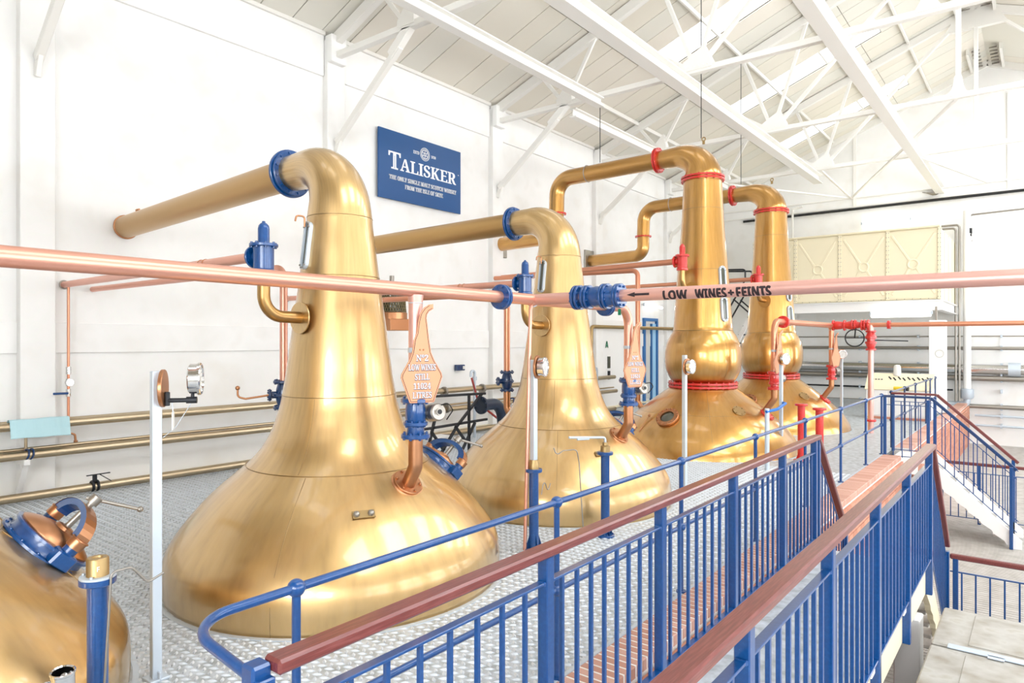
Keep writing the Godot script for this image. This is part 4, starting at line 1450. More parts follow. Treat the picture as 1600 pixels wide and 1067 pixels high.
func gauge(post: Vector3, n: Vector3, top: float, mount: float, arm: float, foot: float, label: String, w := 0.055) -> void:
	var o := thing("gauge_post", label, "pressure gauge", V(post.x, foot, post.z), "pressure gauges on white posts")
	var g := G.new()
	g.box(Transform3D(Basis(Vector3.UP, -0.12), V(post.x, (top + foot) / 2, post.z)), V(w, top - foot, w), 0.004)
	part(g, "post", M.galv, o)
	if foot == 0.0:
		g = G.new()
		g.bx(V(post.x, 0.008, post.z), V(0.12, 0.016, 0.12), 0.003)
		g.bx(V(post.x + 0.04, 0.03, post.z), V(0.04, 0.05, 0.012), 0.003)
		part(g, "foot_plate", M.galv, o)
	n = n.normalized()
	var c := V(post.x, mount, post.z) + n * (w * 0.5 + 0.012)
	g = G.new()
	g.flange(frame(c, n), 0.115, 0.022, 0, 0.0)
	part(g, "backing_disc", M.bronze, o, "round copper backing disc")
	var d := c + n * (arm + 0.05) + V(0, 0.055 if arm > 0.05 else 0.0, 0)
	if arm > 0.05:
		g = G.new()
		g.bx(c + n * 0.02 + V(0, -0.065, 0), V(0.03, 0.085, 0.03), 0.004)
		g.cyl(c + V(0, -0.075, 0), c + n * (arm + 0.05) + V(0, -0.075, 0), 0.014, 14)
		g.cyl(c + n * (arm + 0.0) + V(0, -0.075, 0), c + n * (arm + 0.06) + V(0, -0.075, 0), 0.021, 14)
		g.cyl(c + n * (arm + 0.035) + V(0, -0.075, 0), c + n * (arm + 0.035) + V(0, -0.02, 0), 0.010, 12)
		part(g, "siphon", M.iron, o)
		g = G.new()
		g.tube([c + n * 0.05 + V(0, -0.09, 0), c + n * 0.055 + V(0, -0.15, 0)], 0.004, 6)
		g.tube([c + n * (arm + 0.03) + V(0, -0.09, 0), c + n * 0.07 + V(0, -0.24, 0), c + n * 0.0 + V(0, -0.30, 0)], 0.002, 6)
		part(g, "tag_wire", M.galv, o)
		g = G.new()
		g.box(Transform3D(frame(Vector3.ZERO, n).basis, c + n * 0.055 + V(0, -0.20, 0)), V(0.065, 0.003, 0.11))
		part(g, "paper_tag", M.paper, o, "white paper tag")
	var t := frame(d, n)
	g = G.new()
	g.lathe([Vector2(0, -0.035), Vector2(0.085, -0.035), Vector2(0.092, -0.028), Vector2(0.092, 0.016), Vector2(0.100, 0.018), Vector2(0.100, 0.032), Vector2(0.094, 0.037), Vector2(0.086, 0.037), Vector2(0.084, 0.026), Vector2(0, 0.026)], t, 40)
	part(g, "gauge_case", M.chrome, o)
	g = G.new()
	g.lathe([Vector2(0.084, 0.0272), Vector2(0, 0.0272)], t, 36)
	part(g, "dial", M.dial, o)
	g = G.new()
	for k in 11:
		var a := PI * (-0.25 + 1.5 * k / 10.0)
		var u := t.basis * V(cos(a), 0, sin(a))
		g.bar(d + n * 0.0278 + u * 0.060, d + n * 0.0278 + u * 0.074, 0.004, 0.001, 0.0, n)
	var pu := t.basis * V(0.4, 0, -0.9)
	g.bar(d + n * 0.0285 - pu * 0.015, d + n * 0.0285 + pu * 0.058, 0.003, 0.001, 0.0, n)
	part(g, "scale_and_needle", M.ink, o)

func standpipe(called: String, p: Vector3, top: float, paintm: Material, label: String, r: float, group := "") -> Node3D:
	var o := thing(called, label, "standpipe", p, group)
	var g := G.new()
	g.cyl(p, p + V(0, top - 0.02, 0), r, 28)
	part(g, "tube", paintm, o)
	part(_fl(p + V(0, top - 0.015, 0), Vector3.UP, r * 1.75, 0.034, 0, 0.0), "top_flange", paintm, o)
	g = G.new()
	g.flange(frame(p + V(0, 0.012, 0), Vector3.UP), r * 2.1, 0.024, 4, 0.010)
	for k in 4:
		var a := TAU * k / 4 + 0.5
		var d := V(cos(a), 0, sin(a))
		g.tri3(p + d * r + V(0, 0.02, 0), p + d * r * 1.95 + V(0, 0.02, 0), p + d * r + V(0, 0.16, 0))
		g.tri3(p + d * r + V(0, 0.02, 0), p + d * r + V(0, 0.16, 0), p + d * r * 1.95 + V(0, 0.02, 0))
	part(g, "foot_flange", paintm, o)
	return o

func fittings() -> void:
	relief(V(-4.97, 2.74, -3.11), V(-4.98, 2.25, -3.48), M.blue, "blue relief valve above the copper pipe on the left of the first still's neck", "blue relief valves", 1.0)
	relief(V(-4.99, 2.76, -6.65), V(-5.0, 2.25, -7.02), M.blue, "blue relief valve left of the second still's neck, under its lyne arm", "blue relief valves", 1.0)
	relief(V(-5.24, 3.52, -11.78), V(-5.25, 3.02, -12.26), M.red, "red relief valve on the neck of the nearer red-flanged still", "red relief valves", 1.15)
	relief(V(-5.25, 3.50, -16.02), V(-5.26, 3.02, -16.50), M.red, "red relief valve on the farthest still, half hidden by the lettered pipe", "red relief valves", 1.15)
	# vents to the wall
	var vents := [[V(-5.10, 2.74, -3.11), V(-10.5, 2.82, -3.56), M.pink, 0.042, "pink copper vent pipe from the first blue relief valve to the left wall", 0.04],
		[V(-5.12, 2.76, -6.65), V(-10.5, 2.80, -7.0), M.pink, 0.042, "pink copper vent pipe from the second blue relief valve to the left wall", 0.04],
		[V(-5.38, 3.52, -11.78), V(-10.5, 3.60, -12.9), M.cupipe, 0.055, "copper vent pipe from the nearer red relief valve, passing behind the second still's neck", 0.05],
		[V(-5.39, 3.50, -16.02), V(-10.5, 3.56, -17.0), M.cupipe, 0.05, "copper vent pipe from the red relief valve of the farthest still to the wall", 0.05]]
	for e in vents:
		var o := thing("vent_pipe", e[4], "pipe", e[1], "vent pipes to the wall")
		var g := G.new()
		g.tube([e[0], e[1]], e[3], 24)
		part(g, "pipe_run", e[2], o)
		g = G.new()
		g.ring(e[1] + V(0.02, 0, 0), Vector3.RIGHT, e[3] + 0.008, 0.012, 28, 8)
		part(g, "wall_collar", M.steel, o)
		if e[3] < 0.05:
			g = G.new()
			var m: Vector3 = e[0].lerp(e[1], 0.17)
			for k in 2: g.ring(m + V(-0.08 * k, 0, 0), Vector3.RIGHT, e[3] + 0.002, 0.004, 24, 6)
			part(g, "sleeve_rings", M.bronze, o)
	# pipes from the wall that drop into the back shoulders, each with a valve
	for e in [[V(-5.87, 0, -3.89), 2.77, 1.53, V(-5.78, 0.98, -3.89), M.navy, M.pink, V(-10.5, 2.78, -3.92), 0.037, "pink copper pipe from the wall dropping with blue valve behind the first still"],
			[V(-5.89, 0, -7.43), 2.72, 1.50, V(-5.80, 0.98, -7.43), M.navy, M.cupipe, V(-10.5, 2.74, -7.6), 0.043, "upright copper pipe with blue valve dropping behind the second still"],
			[V(-6.65, 0, -12.75), 3.52, 1.16, V(-6.55, 0.66, -12.75), M.red, M.cupipe, V(-10.5, 3.56, -12.6), 0.05, "copper pipe from the wall dropping with red valve behind the nearer red-flanged still"]]:
		var p: Vector3 = e[0]
		var r: float = e[7]
		var o := thing("riser_pipe", e[8], "pipe", e[6], "back feed pipes of the stills")
		var g := G.new()
		g.tube(bendy([p + V(0, e[2], 0), p + V(0, e[1], 0), e[6]], 0.12, 8), r, 24)
		part(g, "upper_pipe", e[5], o)
		g = G.new()
		g.tube(bendy([p + V(0, e[2] - 0.05, 0), p + V(0, e[3].y + 0.15, 0), e[3]], 0.08, 5), r + 0.004, 24)
		part(g, "lower_pipe", M.bronze, o)
		g = G.new()
		g.lathe([Vector2(0.045, -0.14), Vector2(0.07, -0.06), Vector2(0.078, 0.0), Vector2(0.07, 0.06), Vector2(0.045, 0.14)], Transform3D(Basis(), p + V(0, e[2], 0)), 28)
		for y in [-0.125, 0.0, 0.125]: g.flange(frame(p + V(0, e[2] + y, 0), Vector3.UP), 0.098, 0.026, 8, 0.011)
		var side: Vector3 = V(-0.5, 0, 0.86) if p.z > -12 else V(-0.3, 0, 0.9)
		g.cyl(p + V(0, e[2], 0), p + V(0, e[2], 0) + side * 0.13, 0.035, 16)
		g.flange(frame(p + V(0, e[2], 0) + side * 0.13, side), 0.06, 0.02, 6, 0.009)
		part(g, "valve", e[4], o)
		if p.z > -5:
			g = G.new()
			var q := p + V(0, e[2], 0) + side * 0.13
			g.tube(bendy([q, q + side * 0.22 + V(0, -0.03, 0), q + side * 0.29 + V(0, -0.01, 0), q + side * 0.29 + V(0, 0.07, 0)], 0.04, 5), 0.010, 10)
			g.ball(q + side * 0.29 + V(0, 0.075, 0), 0.022, 12)
			part(g, "drain_branch", M.bronze, o)
	# gauges
	gauge(V(-4.26, 0, -1.94), V(0.59, 0, -0.81), 1.87, 1.765, 0.13, 0.0, "pressure gauge on an arm with paper tag, on the tall white post at the left")
	gauge(V(-3.96, 0, -5.42), V(0.95, 0, -0.30), 1.87, 1.80, 0.0, 0.80, "pressure gauge on the white post that rises from a blue standpipe")
	gauge(V(-3.96, 0, -8.98), V(0.97, 0, 0.05), 1.86, 1.70, 0.0, 0.0, "pressure gauge on the white post in front of the nearer red-flanged still")
	gauge(V(-3.72, 0, -12.58), V(0.87, 0, 0.45), 1.75, 1.74, 0.0, 0.0, "pressure gauge on the white post tied with blue strap, facing the walkway")
	gauge(V(-3.92, 0, -18.1), V(0.4, 0, 0.9), 1.74, 1.745, 0.0, 0.0, "pressure gauge farthest away, face turned to the camera, at the last still")
	# blue standpipes
	var grp := "blue standpipes"
	var p := V(-3.77, 0, -1.43)
	var o := standpipe("standpipe", p, 0.86, M.blue, "blue standpipe with brass cap marked F in the lower left corner", 0.048, grp)
	var g := G.new()
	g.lathe([Vector2(0, 0.86), Vector2(0.054, 0.86), Vector2(0.054, 0.868), Vector2(0.051, 0.872), Vector2(0.051, 0.955), Vector2(0.046, 0.962), Vector2(0.026, 0.962), Vector2(0.022, 0.945), Vector2(0, 0.945)], Transform3D(Basis(), p), 32)
	part(g, "brass_cap", M.brass, o)
	part(_fl(p + V(0, 0.866, 0), Vector3.UP, 0.082, 0.012, 4, 0.008), "steel_disc", M.galv, o)
	g = G.new()
	fit_text(g, "F", Transform3D(Basis(Vector3.UP, deg_to_rad(72)), p + V(0.051, 0.915, 0.0165)), 0.012, 0.024, 0.004, "Droid Sans")
	part(g, "stamped_letter", M.dial, o)
	g = G.new()
	g.tube(bendy([p + V(0.075, 0.30, 0.0), p + V(0.085, 0.70, -0.02), p + V(0.085, 0.895, -0.03), p + V(0.10, 0.90, -0.12), p + V(0.10, 0.80, -0.20), p + V(0.10, 0.83, -0.28)], 0.03, 5), 0.006, 10)
	part(g, "hook_rod", M.steel, o)
	p = V(-3.96, 0, -5.42)
	o = standpipe("standpipe", p, 0.80, M.blue, "blue standpipe carrying the white gauge post in front of the second still", 0.048, grp)
	g = G.new()
	g.lathe([Vector2(0.052, 0.80), Vector2(0.052, 0.86), Vector2(0.046, 0.87), Vector2(0.044, 0.89), Vector2(0.03, 0.89)], Transform3D(Basis(), p), 28)
	part(g, "brass_cap", M.brass, o)
	g = G.new()
	g.tube(bendy([p + V(0.07, 0.55, -0.03), p + V(0.08, 0.70, -0.06), p + V(0.08, 0.56, -0.13), p + V(0.08, 0.64, -0.17)], 0.02, 5), 0.005, 8)
	part(g, "hook_rod", M.steel, o)
	p = V(-3.65, 0, -6.27)
	o = standpipe("standpipe", p, 0.89, M.blue, "blue standpipe topped by a white lever, in front of the second still", 0.047, grp)
	g = G.new()
	g.lathe([Vector2(0.052, 0.89), Vector2(0.05, 0.95), Vector2(0.03, 0.96), Vector2(0.028, 0.99), Vector2(0, 0.99)], Transform3D(Basis(), p), 24)
	part(g, "brass_cap", M.brass, o)
	g = G.new()
	g.tube(bendy([p + V(0, 0.97, 0), p + V(0, 1.04, 0), p + V(-0.22, 1.06, 0.36)], 0.03, 5), 0.013, 12)
	g.tube([p + V(-0.17, 1.035, 0.28), p + V(-0.10, 1.035, 0.16)], 0.012, 8)
	part(g, "lever", M.galv, o)
	g = G.new()
	var hp := V(-3.75, 0, -5.98)
	g.tube(bendy([hp + V(0, 0.25, 0), hp + V(-0.04, 0.80, 0), hp + V(-0.05, 0.94, 0.03), hp + V(-0.15, 0.93, 0.13), hp + V(-0.20, 0.88, 0.18), hp + V(-0.22, 0.96, 0.2)], 0.04, 5), 0.006, 8)
	g.tube([hp + V(0, 0.25, 0), hp + V(0.02, 0.0, 0)], 0.006, 8)
	single(g, "hook_rod", M.steel, "thin bent steel hook rod left of the blue standpipe with the white lever", "rod")
	# chrome sampling tube in the corner
	p = V(-3.60, 0, -1.22)
	o = thing("sampling_tube", "open chrome tube at the bottom left corner beside the blue standpipe marked F", "tube", p)
	g = G.new()
	var tt := Transform3D(Basis(V(0.35, 0, -0.9).normalized(), 0.12), p)
	g.lathe([Vector2(0.046, 0.0), Vector2(0.048, 0.02), Vector2(0.048, 0.535), Vector2(0.052, 0.54), Vector2(0.052, 0.548), Vector2(0.047, 0.55), Vector2(0.042, 0.545), Vector2(0.042, 0.3), Vector2(0, 0.3)], tt, 36)
	part(g, "tube", M.chrome, o)
	g = G.new()
	g.ball(tt * V(0.0, 0.50, 0.0) + V(-0.05, -0.03, 0.05), 0.03, 14)
	g.tube([tt * V(0, 0.48, 0), tt * V(0, 0.46, 0) + V(-0.13, -0.02, 0.10)], 0.014, 12)
	part(g, "spout_knob", M.chrome, o)
	# red standpipes and the galvanised one at the spirit stills
	standpipe("standpipe", V(-3.30, 0, -12.30), 0.98, M.red, "left of the two red standpipes in front of the farthest still", 0.06, "red standpipes")
	standpipe("standpipe", V(-2.86, 0, -11.70), 0.98, M.red, "right of the two red standpipes, with a flared red foot", 0.06, "red standpipes")
	o = thing("standpipe", "grey galvanised standpipe tied by a bright blue strap to a white gauge post", "standpipe", V(-3.50, 0, -11.1))
	g = G.new()
	g.cyl(V(-3.50, 0, -11.1), V(-3.50, 0.98, -11.1), 0.036, 22)
	part(g, "tube", M.galv, o)
	g = G.new()
	g.tube(bendy([V(-3.50, 0.93, -11.06), V(-3.40, 0.96, -11.3), V(-3.62, 0.955, -12.5), V(-3.72, 0.955, -12.62)], 0.05, 4), 0.025, 8)
	part(g, "strap", M.cord, o, "bright blue strap")

# ------------------------------------------------------------------ railings and stairs
func balustrade(called: String, label: String, x: float, z0: float, z1: float, posts: Array, nb: int, group: String) -> Node3D:
	var o := thing(called, label, "balustrade", V(x, 0, (z0 + z1) / 2), group)
	var g := G.new()
	g.bar(V(x, 1.078, z0), V(x, 1.078, z1), 0.084, 0.046, 0.009)
	part(g, "handrail", M.wood, o, "worn maroon wooden handrail")
	for k in posts.size() - 1:
		var a: float = posts[k]; var b: float = posts[k + 1]
		g = G.new()
		g.bx(V(x, 0.936, (a + b) / 2), V(0.042, 0.012, absf(a - b) - 0.058), 0.002)
		part(g, "top_bar", M.blue, o)
		g = G.new()
		g.bx(V(x, 0.07, (a + b) / 2), V(0.042, 0.012, absf(a - b) - 0.058), 0.002)
		part(g, "bottom_bar", M.blue, o)
		for i in nb:
			var z := lerpf(a, b, (i + 1.0) / (nb + 1.0))
			g = G.new()
			g.bx(V(x, 0.503, z), V(0.020, 0.856, 0.020), 0.002)
			part(g, "baluster", M.blue, o)
	for z in posts:
		g = G.new()
		g.bx(V(x, 0.40, z), V(0.058, 1.31, 0.058), 0.005)
		part(g, "post", M.blue, o)
		if z != posts[0] and z != posts[-1]:
			g = G.new()
			for s in [1, -1]: g.bx(V(x + 0.001, 0.935, z + s * 0.036), V(0.046, 0.02, 0.016), 0.004)
			part(g, "bar_bracket", M.blue, o)
	return o

func sloped(o: Node3D, a: Vector3, b: Vector3, n: int, wide: float, mat_rail: Material, drop_: float) -> void:
	# handrail from a down to b, bars below it
	var g := G.new()
	g.bar(a, b, wide, 0.05, 0.008)
	part(g, "handrail", mat_rail, o)
	for d in [0.14, drop_]:
		g = G.new()
		g.bar(a + V(0, -d, 0), b + V(0, -d, 0), 0.012 if d > 0.2 else 0.014, 0.012, 0.002)
		part(g, "rail_bar", M.blue, o)
	for k in n:
		var p := a.lerp(b, (k + 0.6) / n)
		g = G.new()
		g.bx(p + V(0, -(0.14 + drop_) / 2, 0), V(0.014, drop_ - 0.14, 0.014), 0.002)
		part(g, "baluster", M.blue, o)

func flight(called: String, label: String, top: Vector3, dir: Vector3, across: Vector3, width: float, n: int, rise: float, going: float, open: bool) -> Node3D:
	var o := thing(called, label, "stairs", top + V(0, -n * rise, 0), "short flights of steps")
	for k in n - 1:
		var p := top + dir * (going * (k + 0.5)) + V(0, -rise * (k + 1), 0) + across * width / 2
		var g := G.new()
		g.box(Transform3D(Basis(dir.normalized(), Vector3.UP, dir.normalized().cross(Vector3.UP)), p + V(0, -0.02, 0)), V(going + 0.02, 0.04, width - 0.06), 0.006)
		part(g, "tread", M.conc, o)
		if not open:
			g = G.new()
			g.box(Transform3D(Basis(dir.normalized(), Vector3.UP, dir.normalized().cross(Vector3.UP)), p + V(0, rise / 2 - 0.02, 0) - dir * going / 2), V(0.02, rise - 0.0, width - 0.07), 0.002)
			part(g, "riser", M.white, o)
	for s in [0.0, width]:
		var g := G.new()
		var ext := PackedVector2Array()
		var L := going * n
		ext.append(Vector2(-0.02, 0.02)); ext.append(Vector2(0.06, 0.02)); ext.append(Vector2(L, -rise * n + 0.14)); ext.append(Vector2(L, -rise * n)); ext.append(Vector2(L - 0.13, -rise * n)); ext.append(Vector2(L - 0.15, -rise * n + 0.06))
		for k in n - 1:
			var fx := L - 0.20 - (L - 0.3) * k / (n - 1.0)
			var fy := -rise * n + 0.06 + (rise * n - 0.42) * k / (n - 1.0)
			ext.append(Vector2(fx, fy)); ext.append(Vector2(fx - 0.03, fy + 0.055))
		ext.append(Vector2(-0.02, -0.26))
		g.extrude(ext, Transform3D(Basis(dir.normalized(), Vector3.UP, dir.normalized().cross(Vector3.UP)), top + across * float(s)), 0.05)
		part(g, "stringer", M.white if not open else M.cream, o)
	return o

func rails() -> void:
	# tubular rail with ball joints along the kerb
	var o := thing("pipe_rail", "blue tubular guard rail with ball joints, curling round at its near end", "railing", V(-2.3, 0, -7.0), "blue tubular rails")
	var X := -2.3
	var g := G.new()
	g.tube(bendy([V(-1.86, 1.035, -1.14), V(X, 1.09, -1.14), V(X, 1.09, -1.9)], 0.17, 10) + [V(X, 1.09, -13.66)], 0.018, 20)
	part(g, "top_tube", M.blue, o)
	g = G.new()
	g.tube([V(X, 0.565, -1.58), V(X, 0.565, -13.66)], 0.017, 18)
	part(g, "middle_tube", M.blue, o)
	for z in [-1.58, -3.38, -5.15, -6.93, -8.74, -10.57, -12.30, -13.66]:
		g = G.new()
		g.cyl(V(X, 0.04, z), V(X, 1.09, z), 0.0175, 18)
		g.cyl(V(X, 0.04, z), V(X, 0.055, z), 0.04, 18)
		part(g, "post", M.blue, o)
		for y in [1.09, 0.565]:
			g = G.new()
			g.ball(V(X, y, z), 0.036, 22)
			part(g, "ball_joint", M.blue, o)
	g = G.new()
	g.bx(V(X + 0.012, 0.47, -3.42), V(0.004, 0.12, 0.05), 0.001)
	part(g, "paper_tag", M.paper, o, "white paper tag on the post")
	o = thing("pipe_rail", "dark blue tubular guard rail beyond the far stairs, in front of the control desk", "railing", V(X, 0, -17.8), "blue tubular rails")
	for y in [1.09, 0.565]:
		g = G.new()
		g.tube([V(X, y, -14.64), V(X, y, -21.2)], 0.017, 14)
		part(g, "top_tube" if y > 1 else "middle_tube", M.navy, o)
	for z in [-14.64, -16.2, -17.7, -19.4, -20.2, -21.2]:
		g = G.new()
		g.cyl(V(X, 0.04, z), V(X, 1.09, z), 0.018, 14)
		part(g, "post", M.navy, o)
		for y in [1.09, 0.565]:
			g = G.new()
			g.ball(V(X, y, z), 0.035, 14)
			part(g, "ball_joint", M.navy, o)
	# two balustrades with wooden handrails either side of the walkway
	var a := balustrade("balustrade", "blue balustrade with maroon handrail nearer the stills, starting at a square post", -1.83, -1.17, -7.42, [-1.14, -2.60, -3.80, -5.02, -6.23, -7.28], 8, "maroon-railed balustrades along the walkway")
	g = G.new()
	g.bx(V(-1.86, 0.53, -1.14), V(0.066, 1.12, 0.066), 0.008)
	part(g, "end_post", M.blue, a)
	g = G.new()
	g.bx(V(-1.83, 0.4, -7.40), V(0.058, 1.31, 0.058), 0.005)
	part(g, "post", M.blue, a)
	var b := balustrade("balustrade", "blue balustrade with maroon handrail on the open side of the walkway, nearest the picture corner", -0.835, -0.9, -7.40, [-1.2, -2.40, -3.58, -4.76, -5.97, -7.25], 8, "maroon-railed balustrades along the walkway")
	for z in [-3.58, -4.76, -5.97]:
		g = G.new()
		g.bx(V(-0.845, 0.03, z + 0.09), V(0.03, 0.07, 0.10), 0.003)
		part(g, "weld_tab", M.white, b)
	# stairs between them, going down away from the camera
	var s1 := flight("stairs", "cream open steps going down at the end of the walkway between the maroon handrails", V(-1.80, 0, -7.28), V(0, 0, -1), V(1, 0, 0), 0.92, 7, 0.186, 0.20, true)
	for x in [-1.83, -0.835]:
		var e := thing("stair_rail", ["maroon stair handrail with blue bars on the still side of the walkway steps", "maroon stair handrail with blue bars on the open side of the walkway steps"][0 if x < -1.5 else 1], "handrail", V(x, -1.3, -8.62), "stair handrails at the walkway")
		sloped(e, V(x, 1.06, -7.40), V(x, -0.13, -8.62), 10, 0.075, M.wood, 1.0)
		g = G.new()
		g.bx(V(x, -0.75, -8.62), V(0.06, 1.12, 0.06), 0.005)
		part(g, "end_post", M.blue, e)
	# stairs at the gap in the kerb, going down to the right
	var top := V(-1.62, 0, -13.68)
	var s2 := flight("stairs", "white steps going down to the lower floor from the gap in the brick kerb", top, V(1, 0, 0), V(0, 0, -1), 0.84, 7, 0.186, 0.19, false)
	g = G.new()
	g.bx(V(-1.87, -0.03, -14.12), V(0.56, 0.06, 0.94), 0.005)
	g.bx(V(-1.99, -0.16, -13.66), V(0.50, 0.20, 0.05), 0.004)
	part(g, "landing", M.white, s2)
	for z in [-13.68, -14.52]:
		var e := thing("stair_rail", ["slim dark blue stair rail on the near side of the white steps at the right", "slim maroon-topped stair rail on the far side of the white steps at the right"][0 if z > -14 else 1], "handrail", V(-0.43, -1.3, z), "stair rails at the white steps")
		var mr: Material = M.navy if z > -14 else M.wood
		g = G.new()
		g.bar(V(-2.28, 1.08, z), V(-1.55, 1.08, z), 0.06, 0.04, 0.006)
		part(g, "landing_rail", mr, e)
		sloped(e, V(-1.55, 1.08, z), V(-0.36, -0.03, z), 9, 0.05, mr, 1.0)
		for x in [-2.12, -1.98, -1.84, -1.70]:
			g = G.new()
			g.bx(V(x, 0.47, z), V(0.014, 0.92, 0.014), 0.002)
			part(g, "baluster", M.blue, e)
		for y in [0.93, 0.03]:
			g = G.new()
			g.bx(V(-1.91, y, z), V(0.7, 0.012, 0.014), 0.002)
			part(g, "rail_bar", M.blue, e)
		for q in [[-2.25, 1.06, 0.0], [-1.58, 1.04, -0.06], [-0.43, 0.02, -1.3]]:
			g = G.new()
			g.bx(V(q[0], (q[1] + q[2]) / 2, z + (0.052 if z > -14 and q[0] > -2.0 else 0.0)), V(0.05, q[1] - q[2], 0.05), 0.005)
			part(g, "post", M.blue, e)
	# guard rails on the lower floor
	for e in [[-8.62, -0.80, "maroon guard rail on the lower floor, beside the metal tank lids at the right edge", -0.235], [-15.1, -1.62, "maroon guard rail on the lower floor behind the white steps", -0.20]]:
		var z: float = e[0]
		o = thing("guard_rail", e[2], "railing", V(1.0, -1.3, z), "guard rails on the lower floor")
		g = G.new()
		g.bar(V(e[1], e[3], z), V(3.4, e[3], z), 0.06, 0.055, 0.012)
		part(g, "handrail", M.wood, o)
		g = G.new()
		g.bar(V(e[1], e[3] - 0.16, z), V(3.4, e[3] - 0.16, z), 0.03, 0.012, 0.002)
		g.bar(V(e[1], -1.2, z), V(3.4, -1.2, z), 0.03, 0.012, 0.002)
		part(g, "rail_bar", M.blue, o)
		var x: float = e[1] + 0.105
		while x < 3.3:
			g = G.new()
			g.bx(V(x, (e[3] - 0.16 - 1.2) / 2, z), V(0.016, absf(-1.2 - e[3] + 0.16), 0.016), 0.002)
			part(g, "baluster", M.blue, o)
			x += 0.123
		for xx in ([e[1] + 0.05, 1.2, 3.35] if z > -10 else [-1.55, -0.95, 1.2, 3.35]):
			g = G.new()
			g.bx(V(xx, (e[3] - 1.3) / 2, z), V(0.05, e[3] + 1.3, 0.05), 0.005)
			part(g, "post", M.blue, o)
	# metal tank with hinged lids in the right corner
	o = thing("lidded_tank", "beige metal tank with large hinged lids in the lower right corner", "tank", V(0.4, -1.3, -4.6))
	g = G.new()
	g.bx(V(0.4, -0.80, -4.6), V(2.1, 1.0, 4.7), 0.01)
	part(g, "tank_body", M.lid, o)
	for z in [[-6.10, -6.98], [-3.6, -6.06]]:
		g = G.new()
		g.bx(V(0.4, -0.27, (z[0] + z[1]) / 2), V(2.18, 0.04, absf(z[0] - z[1]) - 0.01), 0.012)
		g.bx(V(0.47, -0.247, (z[0] + z[1]) / 2), V(1.86, 0.010, absf(z[0] - z[1]) - 0.18), 0.005)
		part(g, "lid", M.lid, o)
	g = G.new()
	g.bx(V(0.42, -0.242, -6.085), V(2.0, 0.012, 0.075), 0.003)
	part(g, "hinge_strip", M.galv, o)
	for x in [-0.28, 0.0, 0.3, 0.6]:
		g = G.new()
		g.bx(V(x, -0.240, -6.04), V(0.10, 0.008, 0.05), 0.002)
		g.cyl(V(x - 0.05, -0.236, -6.075), V(x + 0.05, -0.236, -6.075), 0.008, 10)
		part(g, "hinge", M.galv, o)

# ------------------------------------------------------------------ gable end
func fluorescent(a: Vector3, b: Vector3, label: String, e: float, out: Vector3, tall := 0.09) -> void:
	var o := thing("fluorescent_light", label, "light", (a + b) / 2, "fluorescent light fittings")
	var g := G.new()
	g.bar(a + out * -0.05, b + out * -0.05, 0.10, 0.05, 0.006)
	part(g, "housing", M.white, o)
	g = G.new()
	g.bar(a, b, 0.12, tall, 0.03)
	part(g, "diffuser", M.tube, o)
	g = G.new()
	for p in [a, b]: g.bx(p, V(0.06, 0.10, 0.10), 0.008)
	part(g, "end_cap", M.galv, o)
	var l := (b - a).length()
	area("lamp_light", (a + b) / 2 + out * 0.07, out, Vector2(l, 0.12), e, Color(1, 0.98, 0.93))

